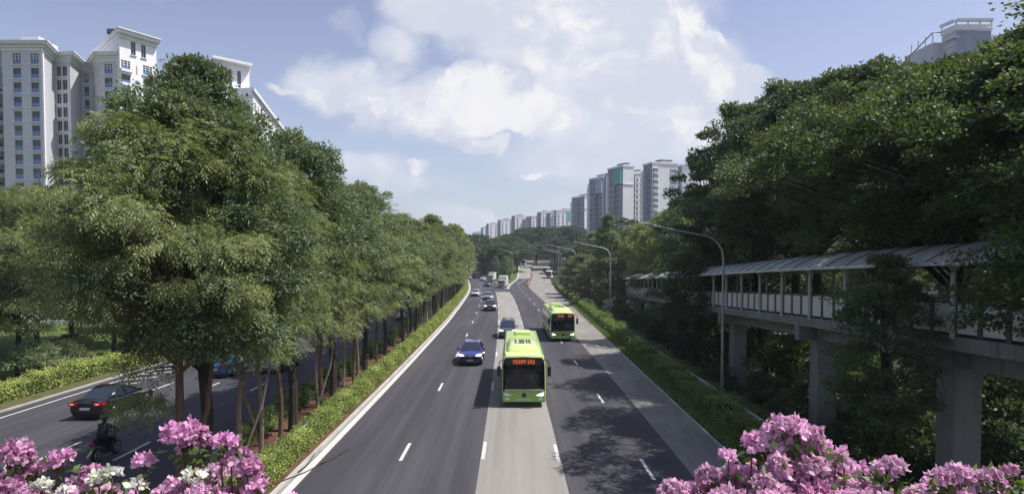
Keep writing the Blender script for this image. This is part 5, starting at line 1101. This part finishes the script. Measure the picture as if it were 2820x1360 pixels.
def bus_inside(e):
    m = MB(); y1 = 11.6
    for a, b, c_, d_ in (((-1.18, .3), (1.18, .3), .62, .62), ): m.box((0, y1 / 2 + .2, .62), (2.4, y1 - .2, .06), BLACK)
    m.box((-1.2, y1 / 2 + .2, 1.0), (.03, y1 - .3, .75), LINING); m.box((1.2, y1 / 2 + .2, 1.0), (.03, y1 - .3, .75), LINING); m.box((0, y1 / 2 + .2, 2.78), (2.3, y1 - .3, .05), LINING); m.box((0, y1, 1.7), (2.3, .05, 2.2), LINING); m.build('lining', e, smooth=0)
    m = MB(); m.box((0, .3, 1.1), (2.2, .45, .16), BLACK); m.box((.55, .42, 1.24), (.6, .3, .16), BLACK); m.build('dashboard', e, bevel=.03)
    for i in range(9):
        for s in (-1, 1):
            yy = 2.6 + i * .95; m = MB(); m.box((s * .78, yy, 1.0), (.8, .42, .1), SEATM); m.box((s * .78, yy + .22, 1.35), (.8, .08, .7), SEATM); m.box((s * .78, yy, .8), (.6, .3, .36), BLACK); m.build('passenger_seat', e, smooth=0)
    m = MB(); m.box((.62, 1.25, 1.0), (.5, .45, .12), BLACK); m.box((.62, 1.5, 1.4), (.5, .1, .8), BLACK); m.box((.62, 1.25, .8), (.3, .3, .3), BLACK); m.build('driver_seat', e)
    m = MB(); m.tube([(.62 + .2 * math.cos(a), .72 - .06 * math.sin(a), 1.42 + .19 * math.sin(a)) for a in np.linspace(0, 6.283, 17)], .018, BLACK, 6, cap=False); m.tube([(.62, .74, 1.42), (.62, .5, 1.2)], .03, BLACK, 6); m.build('steering_wheel', e)
    for x_, yy in ((-.35, 1.9), (.35, 1.9), (-.35, 4.8), (.35, 4.8), (-.35, 7.6), (.35, 7.6)): m = MB(); m.tube([(x_, yy, .64), (x_, yy, 2.76)], .02, POLEM, 8); m.build('grab_pole', e)
SKIN = plain('skin', (.36, .21, .14), .6); SHIRT = plain('driver_shirt', (.5, .53, .58), .85); HAIR = plain('hair_black', (.015, .012, .01), .7)
def driver(x, y, z, heading, label):
    p = empty('person', (x, y, z), heading, label, 'person'); V = [((0, 1.22, 1.12), .16), ((0, 1.25, 1.32), .17), ((0, 1.27, 1.55), .17), ((0, 1.24, 1.68), .065), ((0, 1.22, 1.76), .06), ((.19, 1.25, 1.6), .07), ((.27, 1.08, 1.38), .052), ((.17, .78, 1.46), .04), ((-.19, 1.25, 1.6), .07), ((-.27, 1.08, 1.38), .052), ((-.17, .78, 1.46), .04), ((.11, 1.15, 1.1), .1), ((.14, .8, 1.1), .08), ((.14, .72, .72), .06), ((-.11, 1.15, 1.1), .1), ((-.14, .8, 1.1), .08), ((-.14, .72, .72), .06)]
    E = [(0, 1), (1, 2), (2, 3), (3, 4), (2, 5), (5, 6), (6, 7), (2, 8), (8, 9), (9, 10), (0, 11), (11, 12), (12, 13), (0, 14), (14, 15), (15, 16)]
    me = bpy.data.meshes.new('body'); me.from_pydata([(a, b, c) for (a, b, c), _ in V], E, []); me.materials.append(SHIRT); o = link('body', me, p); sk = o.modifiers.new('skin', 'SKIN')
    for i, (_, r) in enumerate(V): me.skin_vertices[0].data[i].radius = (r, r)
    me.skin_vertices[0].data[0].use_root = True; s = o.modifiers.new('sub', 'SUBSURF'); s.levels = 1; s.render_levels = 1
    def ball(nm, c, r, mat, cut=0, par=p):
        m = MB(); n = 14; vs = []
        for i in range(9):
            a = math.pi * i / 8 * (1 - cut)
            for j in range(n): b = 2 * math.pi * j / n; vs.append((c[0] + r[0] * math.sin(a) * math.cos(b), c[1] + r[1] * math.sin(a) * math.sin(b), c[2] + r[2] * math.cos(a)))
        m.add(vs, [(i * n + j, i * n + (j + 1) % n, (i + 1) * n + (j + 1) % n, (i + 1) * n + j) for i in range(8) for j in range(n)], mat); return m.build(nm, par, smooth=60)
    h = ball('head', (0, 1.2, 1.87), (.078, .095, .12), SKIN); ball('hair', (0, 1.215, 1.895), (.085, .1, .115), HAIR, .5)
    m = MB(); m.add([(-.015, 1.11, 1.84), (.015, 1.11, 1.84), (0, 1.075, 1.85), (0, 1.11, 1.9)], [(0, 1, 2), (0, 2, 3), (1, 3, 2)], SKIN); m.build('nose', p)
    for s_ in (-1, 1): m = MB(); m.tube([(s_ * .08, 1.2, 1.85), (s_ * .09, 1.2, 1.9)], .018, SKIN, 6); m.build('ear', p); m = MB(); m.box((s_ * .03, 1.112, 1.885), (.022, .01, .01), HAIR); m.build('eye', p)
def bus(label, x, y, z=0, heading=0, body=None, low=None, seed=1, L=12.0, detail=True, name='bus', group='green city buses', pod=True, scr=None):
    body = body or GREEN_P; low = low or GREEN_D; e = empty(name, (x, y, z), heading, label, 'bus', group); hw = 1.25; Hh = 2.98
    m = MB(); prof = [(-hw * .985, .32), (-hw, .6), (-hw, 1.25), (-hw * .985, 2.55), (-hw * .93, 2.84), (-hw * .82, 2.96), (0, 3.0)]; prof = prof + [(-a, b) for a, b in prof[-2::-1]]; k = len(prof)
    st = [(.0, .955, 2.86), (.06, .985, 2.95), (.35, 1.0, 2.98), (L - .3, 1.0, 2.98), (L, .97, 2.9)]
    vs = [(a * f, yy, min(b, 3.0) if b < 2.5 else b * zt / 2.98) for yy, f, zt in st for a, b in prof]
    fs = [(i * k + j, i * k + j + 1, (i + 1) * k + j + 1, (i + 1) * k + j) for i in range(len(st) - 1) for j in range(k - 1)] + [(i * k + k - 1, i * k, (i + 1) * k, (i + 1) * k + k - 1) for i in range(len(st) - 1)] + ([tuple(range(k - 1, -1, -1))] if not detail else []) + [tuple(range((len(st) - 1) * k, len(st) * k))]
    m.add(vs, fs, body); m.build('body', e, smooth=35)
    if detail: bus_inside(e)
    m = MB(); m.box((0, -.0, .63), (2.4, .14, .62), low); m.box((0, .06, .36), (2.3, .2, .12), BLACK); m.build('front_panel', e, bevel=.04)
    m = MB(); m.box((0, -.025, .985), (2.2, .1, .08), SILV); m.box((0, -.085, .44), (.9, .03, .13), SILV); m.build('front_trim', e, bevel=.02)
    w = MB(); xs = np.linspace(-1.07, 1.07, 9); vs = []
    for zz, yy in ((1.03, -.06), (1.12, -.08), (2.2, -.06), (2.62, -.03), (2.86, .0)):
        vs += [(a, yy - .045 * (1 - (a / 1.07) ** 2), zz) for a in xs]
    w.add(vs, [(i * 9 + j, i * 9 + j + 1, (i + 1) * 9 + j + 1, (i + 1) * 9 + j) for i in range(4) for j in range(8)], BUSG); w.build('windscreen', e, smooth=40)
    if detail: w.mats[0]; e.children[-1].data.materials[0] = SCREEN
    if detail: m = MB(); m.box((0, -.045, 2.62), (2.1, .02, .4), BLACK); m.build('destination_box', e)
    if detail:
        led_text(e, -.62 if seed == 1 else -.5, .72 if seed == 1 else .3, 2.5, 2.74, -.098, seed)
        if seed != 1: led_text(e, .5, .95, 2.5, 2.74, -.085, 7)
        m = MB(); m.tube([(0, -.115, .72), (0, -.125, .72)], .12, BLACK, 18); m.build('emblem', e)
        m = MB()
        for s, yw in ((-.55, 0), (.5, 0)):
            m.tube([(s - .35, -.14, 1.12), (s + .38, -.135, 1.22)], .016, BLACK, 6); m.tube([(s + .3, -.14, 1.2), (s + .1, -.135, 1.75)], .012, BLACK, 6)
        m.build('wiper', e)
        # driver seen through the screen is left to the dark glass; dashboard and seat edges behind it
    for s in (-1, 1):
        m = MB(); m.add([(s * .68, -.085, .70), (s * 1.06, -.083, .66), (s * 1.17, -.06, .82), (s * 1.12, -.07, .88), (s * .88, -.086, .80)], [(0, 1, 2, 3, 4) if s > 0 else (4, 3, 2, 1, 0)], HEADON if seed != 1 or s > 0 else LAMPG); m.box((s * .95, -.065, .5), (.24, .05, .1), LAMPG); m.build('headlight', e, smooth=0)
        m = MB(); m.tube([(s * 1.12, .1, 2.75), (s * 1.38, -.18, 2.66), (s * 1.42, -.2, 2.4)], .028, BLACK, 8); m.box((s * 1.42, -.2, 2.1), (.2, .16, .55), BLACK); m.build('mirror', e, bevel=.03)
        # side glazing
        m = MB(); yy = .55
        for j in range(8):
            ln = 1.32; a0, a1 = yy, yy + ln - .06
            pts = [(s * 1.262, a0, 1.3), (s * 1.262, a1, 1.3), (s * 1.25, a1, 2.5), (s * 1.25, a0, 2.5)]; m.add(pts, [(0, 1, 2, 3) if s > 0 else (3, 2, 1, 0)], BUSG); yy += ln + .03
        m.build('side_windows', e, smooth=0)
        m = MB(); m.box((s * 1.235, L / 2, .5), (.05, L - 1, .36), low); m.build('skirt', e, bevel=.02)
        for wy in (2.65, 8.6):
            m = MB(); m.tube([(s * 1.1, wy, .5), (s * 1.268, wy, .5)], .58, BLACK, 24); m.build('wheel_arch', e, smooth=40); wheel(e, s * 1.14, wy, .48, .28)
    m = MB(); m.box((0, L - .0, 1.9), (2.1, .06, 1.1), BUSG); m.build('rear_window', e)
    if pod:
        m = MB(); prof2 = [(-.98, 0), (-.92, .2), (-.7, .3), (.7, .3), (.92, .2), (.98, 0)]; vs = []
        for yy, f, g in ((1.35, .94, .15), (1.6, 1, .85), (2.2, 1, 1), (5.4, 1, 1), (5.9, .97, .7)): vs += [(a * f, yy, 2.96 + b * g) for a, b in prof2]
        m.add(vs, [(i * 6 + j, i * 6 + j + 1, (i + 1) * 6 + j + 1, (i + 1) * 6 + j) for i in range(4) for j in range(5)] + [(0, 1, 2, 3, 4, 5)], body); o = m.build('roof_unit', e, smooth=50)
        g = MB(); g.box((-.08, 3.6, 3.275), (.36, 1.5, .03), BLACK); 
        for a in (-.46, -.31, .24, .39, .5): g.box((a, 3.6, 3.275), (.09 if a != -.31 else .12, 1.5, .03), BLACK if a in (-.46, .39, .24) else SILV)
        for b in range(5): g.box((-.08, 3.0 + b * .3, 3.295), (.36, .05, .02), SILV)
        g.build('vent_grille', o)
        m = MB(); m.box((.1, 9.6, 3.08), (1.1, 1.5, .24), body); m.build('roof_hatch', e, bevel=.05); m = MB()
        for s in (-1, 1): m.box((s * 1.08, L / 2, 2.975), (.06, L - 1, .04), low)
        m.build('roof_rail', e, bevel=.01)
    return e
def lorry(label, x, y, z=0, heading=0, box_col=(.62, .64, .56), cab_col=(.6, .6, .6), L=6.2, H=3.1, W=2.1, name='lorry'):
    e = empty(name, (x, y, z), heading, label, 'lorry', 'lorries on the road'); hw = W / 2; cabm = plain('cab_' + label[:10], cab_col, .35, coat=.5); bx = plain('box_' + label[:10], box_col, .5)
    m = MB(); vs = [(-hw * .9, 0, .4), (hw * .9, 0, .4), (hw * .92, 1.6, .4), (-hw * .92, 1.6, .4), (-hw * .9, 0, 1.25), (hw * .9, 0, 1.25), (hw * .92, 1.6, 1.25), (-hw * .92, 1.6, 1.25), (-hw * .8, .38, 2.15), (hw * .8, .38, 2.15), (hw * .82, 1.6, 2.2), (-hw * .82, 1.6, 2.2)]
    m.add(vs, [(0, 1, 2, 3)[::-1], (0, 1, 5, 4), (1, 2, 6, 5), (3, 0, 4, 7), (4, 5, 9, 8), (5, 6, 10, 9), (7, 4, 8, 11), (8, 9, 10, 11), (3, 7, 6, 2), (7, 11, 10, 6)], cabm); m.build('cab', e, smooth=0, bevel=.06)
    m = MB(); m.add([(-hw * .84, .0, 1.3), (hw * .84, .0, 1.3), (hw * .76, .34, 2.08), (-hw * .76, .34, 2.08)], [(0, 1, 2, 3)], BUSG); m.build('windscreen', e, smooth=0)
    m = MB(); m.box((0, 1.8 + (L - 1.8) / 2, .75 + (H - .75) / 2), (W, L - 1.8, H - .75), bx); m.build('cargo_box', e, bevel=.03)
    m = MB(); m.box((0, L / 2 + .4, .6), (W * .5, L - 1, .25), BLACK); m.build('chassis', e); m = MB(); m.box((0, -.03, .9), (W * .6, .05, .2), BLACK); m.build('grille', e)
    m = MB(); m.box((0, -.03, .5), (W * .9, .12, .22), BLACK); m.build('bumper', e)
    for s in (-1, 1):
        m = MB(); m.box((s * hw * .7, -.03, .9), (.26, .06, .18), LAMPG); m.build('headlight', e); m = MB(); m.box((s * (hw + .08), .3, 1.7), (.14, .1, .4), BLACK); m.build('mirror', e)
        for wy in (1.0, L - 1.5): wheel(e, s * (hw - .15), wy, .4, .25)
    return e
# oncoming carriageway
bus('lime-green single-deck bus in front, driving on the pale concrete lane', .68, 34.5, seed=1)
driver(.68 + .62, 34.5, .02, 0, 'driver in a pale shirt at the wheel of the front green bus')
driver(5.15 + .62, 61.5, .02, R(1.5), 'driver in a pale shirt at the wheel of the second green bus')
bus('lime-green single-deck bus farther back on the right, drifting across the lane line', 5.15, 61.5, heading=R(1.5), seed=2)
car('blue sport utility car with white headlights, left of the front bus', 'suv', (.03, .038, .22), -3.3, 47.6, lit=True)
car('dark slate-blue people carrier right behind the front bus', 'mpv', (.06, .065, .12), -.45, 63.5, lit=True)
car('boxy dark grey off-roader with bright upright lights, leading the far queue', 'suv', (.03, .032, .036), -3.5, 96, lit=True, rough=.35)
car('grey saloon close behind the dark off-roader', 'sedan', (.25, .27, .31), -4.9, 121, heading=R(-2))
car('pale silver saloon hugging the left edge line', 'sedan', (.62, .68, .66), -8.1, 132, heading=R(-4))
car('dark navy hatchback following the grey saloon', 'suv', (.035, .035, .07), -7.3, 176, heading=R(-6))
lorry('pale green-white box lorry nearest the gore', -2.9, 168, heading=R(-6), H=3.3, W=2.3)
lorry('smaller white box lorry behind the first lorry', -7.6, 214, heading=R(-8), H=3.1, W=2.1)
for i, (x, y, k, c, lab) in enumerate([(-11.0, 222, 'sedan', (.6, .62, .64), 'white car in the far queue, nearest of the white ones'), (-10.2, 236, 'suv', (.05, .05, .07), 'black car tucked beside the smaller lorry'), (-17.2, 236, 'sedan', (.4, .42, .44), 'silver car in the far queue, closest to the left edge line'),
        (-14.6, 252, 'sedan', (.7, .7, .7), 'white car at the bend of the road'), (-18.2, 268, 'mpv', (.65, .65, .66), 'white people carrier at the far end of the queue'), (-21.5, 262, 'suv', (.3, .3, .32), 'grey car at the far end of the queue, left side'), (-14.0, 270, 'suv', (.08, .08, .1), 'dark car behind the white car at the bend')]):
    car(lab, k, c, x, y, heading=R(-9), group='cars in the far queue', cat='car')
bus('blue and white bus coming down the flyover ramp', 5.9, 322, z=ZB(322), heading=R(-4), body=plain('bus_pale_blue', (.35, .4, .5), .4), low=plain('bus_blue', (.08, .12, .3), .4), seed=3, detail=False, pod=False, group='buses on the side roads')
bus('grey-green bus at the top of the side road', 14.6, 268, z=ZR(268), heading=R(-6), body=plain('bus_grey_green', (.48, .54, .5), .4), low=plain('bus_grey_green_low', (.14, .2, .16), .4), seed=4, detail=False, pod=False, group='buses on the side roads')
bus('white bus with a red lower front on the side road', 14.2, 238, z=ZR(238), heading=R(-6), body=plain('bus_white', (.68, .68, .66), .4), low=plain('bus_red', (.42, .03, .025), .4), seed=5, detail=False, pod=False, group='buses on the side roads')
# far carriageway (driving away: turned round)
PI = math.pi
def away(label, kind, col, x, yr, **k):
    L_ = SPEC[kind]['L']; return car(label, kind, col, x, yr + L_, heading=PI, group='cars on the far carriageway', **k)
away('black saloon with red tail lights partly behind the hanging branches', 'sedan', (.012, .012, .013), -22.3, 31.6, rough=.2, taillit=True)
away('teal and blue taxi half hidden by the tree trunks', 'sedan', (.02, .12, .33), -20.9, 42.6)
away('light grey people carrier behind the slender trunks', 'mpv', (.42, .43, .46), -17.9, 44.4)
away('silver-grey car seen through a gap in the median trees', 'suv', (.38, .4, .42), -14.9, 82)
def motorcycle():
    e = empty('motorcycle', (-17.3, 26.6, 0), PI, 'black motorcycle in the deep shade under the hanging branches', 'motorcycle'); m = MB()
    m.tube([(0, .35, .62), (0, .75, .72), (0, 1.25, .78), (0, 1.5, .72)], [.12, .17, .12, .08], BLACK, 10); m.box((0, .75, .42), (.26, .5, .36), BLACK); m.tube([(0, .35, .62), (0, .15, .95)], .05, BLACK, 8); m.build('frame', e, smooth=50)
    m = MB(); m.tube([(0, .95, .82), (0, 1.5, .88)], [.15, .12], RUBBER, 10); m.build('seat', e); m = MB(); m.tube([(-.34, .3, 1.02), (0, .2, .98), (.34, .3, 1.02)], .025, BLACK, 8); m.build('handlebar', e); m = MB(); m.box((0, 1.68, .78), (.2, .06, .1), TAIL); m.build('tail_light', e)
    for yy in (.2, 1.45): wheel(e, 0, yy, .3, .13)
    p = empty('person', (-17.3, 26.6, 0), PI, 'rider in dark clothes and a black helmet sitting on the motorcycle', 'person')
    V = [((0, 1.1, .98), .17), ((0, 1.05, 1.2), .18), ((0, .98, 1.42), .19), ((0, .93, 1.52), .08), ((.2, .95, 1.45), .075), ((.32, .7, 1.22), .055), ((.3, .38, 1.06), .045), ((-.2, .95, 1.45), .075), ((-.32, .7, 1.22), .055), ((-.3, .38, 1.06), .045),
         ((.14, 1.05, .93), .11), ((.24, .65, .85), .08), ((.2, .85, .42), .055), ((.2, .72, .34), .05), ((-.14, 1.05, .93), .11), ((-.24, .65, .85), .08), ((-.2, .85, .42), .055), ((-.2, .72, .34), .05), ((0, .9, 1.62), .07)]
    E = [(0, 1), (1, 2), (2, 3), (2, 4), (4, 5), (5, 6), (2, 7), (7, 8), (8, 9), (0, 10), (10, 11), (11, 12), (12, 13), (0, 14), (14, 15), (15, 16), (16, 17), (3, 18)]
    me = bpy.data.meshes.new('body'); me.from_pydata([v for v, _ in V], E, []); me.materials.append(plain('dark_clothes', (.02, .02, .03), .8)); o = link('body', me, p); sk = o.modifiers.new('skin', 'SKIN')
    for i, (_, r) in enumerate(V): o.data.skin_vertices[0].data[i].radius = (r, r)
    o.data.skin_vertices[0].data[0].use_root = True; s = o.modifiers.new('sub', 'SUBSURF'); s.levels = 1; s.render_levels = 1
    m = MB(); vs = []; n = 12
    for i in range(7):
        a = math.pi * i / 6
        for j in range(n): b = 2 * math.pi * j / n; vs.append((.14 * math.sin(a) * math.cos(b), .88 + .17 * math.sin(a) * math.sin(b), 1.72 + .15 * math.cos(a)))
    m.add(vs, [(i * n + j, i * n + (j + 1) % n, (i + 1) * n + (j + 1) % n, (i + 1) * n + j) for i in range(6) for j in range(n)], BLACK); m.build('helmet', p, smooth=60)
motorcycle()

# ------------------------------------------------------------------ footbridge planter and bougainvillea
def footbridge():
    e = empty('footbridge', (0, 0, 0), 0, 'concrete footbridge edge with a planter trough from which the bougainvillea grows', 'footbridge')
    m = MB(); m.box((0, .2, 6.4), (70, 3.2, .5), CONC); m.build('deck', e)
    for x in (-30.8, -12.5, 11.6, 30): m = MB(); m.box((x, .2, 2.6), (.9, 1.0, 7.2), CONC); m.build('pier', e)
    m = MB(); m.box((0, 1.75, 6.95), (70, .12, .7), CONC); m.box((0, 2.55, 6.95), (70, .12, .7), CONC); m.box((0, 2.15, 6.66), (70, .8, .1), CONC); m.box((0, 2.15, 7.15), (70, .7, .1), SOIL); m.build('planter', e)
footbridge()
def bract_cluster(seed, nfl, rad, white=False):
    rg = np.random.default_rng(seed); V = []; F_ = []; T = []
    for f in range(nfl):
        d = rg.normal(size=3); d[2] = abs(d[2]) * .8 - .15; d[1] -= .25; d /= np.linalg.norm(d); c = d * rad * rg.uniform(.55, 1.0); ax = Vector(d + rg.normal(size=3) * .35).normalized()
        u = ax.cross(Vector((.3, .5, .8))).normalized(); w = ax.cross(u); ph = rg.uniform(0, 6.28); sz = rg.uniform(.75, 1.25) * .0121; tt = np.clip(.5 + rg.normal() * .22, 0, 1)
        for k in range(3):
            a = ph + k * 2.094; r = u * math.cos(a) + w * math.sin(a); s = ax.cross(r); opn = rg.uniform(.5, 1.15)
            dr = (r * math.sin(opn) + ax * math.cos(opn)); nn = s.cross(dr).normalized(); b = len(V); cur = rg.uniform(.1, .35)
            prof = [(0, .12), (.3, .72), (.62, .95), (.9, .62), (1.18, .05)]
            for (t, hw) in prof:
                p = Vector(c) + dr * (t * sz * 1.6) + r * (t * t * sz * cur * 1.3)
                rf = .25 * sz * math.sin(t * 7 + k + f)
                for sd in (-1, 0, 1): q = p + s * (sd * hw * sz) + nn * (abs(sd) * sz * .28 * hw + (rf * abs(sd))); V.append(tuple(q)); T.append(np.clip(tt + (.12 if sd == 0 else 0) * -1 + t * .12, 0, 1))
            for i in range(4):
                for j in range(2): x0 = b + i * 3 + j; F_.append((x0, x0 + 1, x0 + 4, x0 + 3))
    me = bpy.data.meshes.new('flower_cluster'); me.from_pydata(V, [], F_); me.shade_smooth(); a = me.attributes.new('tint', 'FLOAT', 'POINT'); a.data.foreach_set('value', np.array(T, np.float32)); return me
PINK = leafmat('bract_pink', [(.45, .11, .34), (.62, .20, .47), (.72, .32, .57), (.81, .50, .68)], trans=.38, rough=.6, spec=.2, tm=(1.05, .9, 1.0))
PINKL = leafmat('bract_light_pink', [(.54, .20, .40), (.68, .32, .54), (.78, .45, .65), (.84, .60, .72)], trans=.4, rough=.6, spec=.2, tm=(1.05, .9, 1.0))
WHITE = leafmat('bract_white', [(.62, .62, .48), (.74, .74, .62), (.80, .80, .72), (.84, .84, .78)], trans=.35, rough=.6, spec=.2, tm=(1, 1, .9))
BLEAF = leafmat('bougainvillea_leaf', [(.05, .10, .012), (.08, .15, .02), (.13, .22, .03), (.22, .30, .05)], trans=.35)
def setmat(me, mat): me.materials.clear(); me.materials.append(mat); return me
CL = {'p': [setmat(bract_cluster(i, 25, .045), PINK) for i in range(5)], 'l': [setmat(bract_cluster(10 + i, 25, .045), PINKL) for i in range(5)], 'w': [setmat(bract_cluster(20 + i, 18, .042), WHITE) for i in range(2)]}
STEM = plain('stem_brown', (.12, .07, .04), .8)
def bush(label, specials, env, ubox, seed, pal, whites=(), leaves=500, step=44, base=None):
    rg = random.Random(seed); e = empty('bougainvillea', (0, 0, 0), 0, label, 'flowering shrub', 'bougainvillea bushes in the planter')
    xs = [p[0] for p in env]; zs_ = [p[1] for p in env]; pts = []
    def put(u, v, Y, k, s=1.0):
        p = at(u, v, Y); o = link('flower_cluster', rg.choice(CL[k]), e, p); o.rotation_euler = (rg.uniform(-.3, .3), rg.uniform(-.3, .3), rg.uniform(0, 6.28)); o.scale = (s,) * 3; pts.append(p); return p
    for (u, v, s) in specials: put(u, v + 24, 2.05, pal[0], s * .88)
    for (u, v) in whites: put(u, v + 6, 1.98, 'w', .72)
    cells = []
    u = ubox[0]
    while u < ubox[1]:
        top = np.interp(u, xs, zs_) + 42
        v = top
        while v < 1400: cells.append((u + rg.uniform(-10, 10), v + rg.uniform(-4, 10), (v - top))); v += step * .8
        u += step * .82
    cells = [q for q in cells if rg.random() > (.46 if q[2] < 22 else .16)]
    rg.shuffle(cells); cells = cells[:96 - len(specials) - len(whites)] if len(cells) > 96 - len(specials) - len(whites) else cells
    for (u, v, dv) in cells:
        if any(abs(u - a) < 34 and abs(v - b) < 26 for a, b in whites): continue
        put(u, v, 2.15 - dv * .0022 + rg.uniform(-.1, .16), rg.choice(pal), rg.uniform(.6, 1.0))
    # stems from the soil of the planter
    m = MB(); bx = [at(q, 1500, 2.15).x for q in (ubox[0] + 120, (ubox[0] + ubox[1]) / 2, ubox[1] - 120)]
    for p in pts:
        b = min(bx, key=lambda q: abs(q - p.x)); b0 = Vector((b, 2.15, 7.18)); mid = Vector((p.x * .8 + b * .2, p.y, p.z - .28 - rg.uniform(0, .1))); m.tube([b0, mid, p + Vector((0, 0, -.01))], [.009, .0045, .0025], STEM, 5, cap=False)
    if base:
        for (u0, v0, u1, v1) in base: a = at(u0, v0, 2.0); b = at(u1, v1, 2.0); m.tube([a, a.lerp(b, .5) + Vector((0, 0, -.01)), b], [.0028, .002, .001], STEM, 5)
    m.build('stem', e)
    g = np.random.default_rng(seed); n = leaves; idx = g.integers(0, len(pts), n); P = np.array([tuple(pts[i]) for i in idx]) + g.normal(size=(n, 3)) * np.array([.024, .024, .016]) + np.array([0, .0, -.038])
    D = nrm(g.normal(size=(n, 3)) + np.array([0, -.2, .3])); me = leaf_mesh('foliage', P, D, nrm(g.normal(size=(n, 3)) * .6 + np.array([0, 0, 1])), .040 * g.uniform(.6, 1.3, n), .024, g.uniform(0, 1, n), BLEAF, fold=.12); link('foliage', me, e)
    return e
envL = [(0, 1262), (60, 1258), (130, 1268), (200, 1275), (235, 1296), (290, 1288), (330, 1310), (350, 1312), (400, 1300), (425, 1330), (455, 1290), (520, 1240), (560, 1250), (600, 1262), (640, 1236), (680, 1262), (705, 1305), (740, 1335), (830, 1350)]
bush('bougainvillea bush with purple-pink and a few white flowers in the bottom left corner', [(44, 1218, 1.0), (62, 1240, .85), (20, 1240, .6), (170, 1236, .85), (158, 1254, .5), (252, 1276, .8), (395, 1246, .8), (486, 1178, 1.05), (512, 1170, 1.1), (540, 1176, .95), (528, 1202, .95), (500, 1192, .7), (540, 1214, .5), (608, 1196, .8), (636, 1194, .8), (655, 1246, 1), (682, 1266, 1)],
     envL, (-30, 800), 5, ['p', 'p', 'p', 'l'], whites=[(308, 1302), (272, 1316), (374, 1334), (536, 1308), (115, 1334), (180, 1352)], leaves=560,
     base=[(700, 1352, 968, 1236), (820, 1300, 868, 1246), (880, 1275, 960, 1232)])
envR = [(1841, 1318), (1870, 1308), (1907, 1312), (1941, 1262), (1976, 1240), (2007, 1222), (2040, 1262), (2052, 1200), (2099, 1186), (2150, 1200), (2190, 1225), (2237, 1178), (2272, 1204), (2291, 1222), (2337, 1250), (2383, 1278)]
bush('bougainvillea bush with light pink flowers rising highest, right of the road', [(2146, 1150, .95), (2168, 1156, .9), (2192, 1158, .95), (2128, 1162, .8), (2172, 1192, .5), (2244, 1172, .75), (2222, 1180, .5), (2240, 1200, .8), (2266, 1206, .7), (2300, 1240, 1.0), (2325, 1256, .7), (2072, 1204, 1.0), (2104, 1196, 1.0), (2135, 1212, .9), (2006, 1232, .7), (1855, 1326, .9), (1872, 1336, .8)],
     envR, (1850, 2390), 6, ['l', 'l', 'l', 'p'], leaves=620, step=39)
envR2 = [(q[0], q[1] + 18) for q in [(2380, 1276), (2410, 1262), (2445, 1252), (2500, 1272), (2530, 1300), (2587, 1285), (2637, 1277), (2714, 1281), (2790, 1274), (2860, 1290)]]
bush('bougainvillea bush with mauve-pink flowers and green leaves in the bottom right corner', [(2590, 1290, .8), (2640, 1286, 1), (2720, 1290, .9), (2790, 1280, .7), (2430, 1268, .9), (2460, 1262, .9)], envR2, (2385, 2860), 7, ['l', 'p', 'p'], leaves=800, step=39)

# ------------------------------------------------------------------ haze
def haze():
    m = MB(); m.box((0, 700, 70), (1500, 1600, 152), None); 
    m.mats = []; o = m.build('haze', smooth=0); o.data.materials.clear()
    mt = bpy.data.materials.new('haze'); mt.use_nodes = True; nt = mt.node_tree; nt.nodes.remove(nt.nodes['Principled BSDF']); v = nt.nodes.new('ShaderNodeVolumePrincipled')
    v.inputs['Color'].default_value = (.80, .86, .96, 1); v.inputs['Density'].default_value = .0003; v.inputs['Anisotropy'].default_value = .1; nt.links.new(v.outputs[0], nt.nodes['Material Output'].inputs['Volume']); o.data.materials.append(mt); tag(o, kind='stuff'); return o
HAZE = haze()
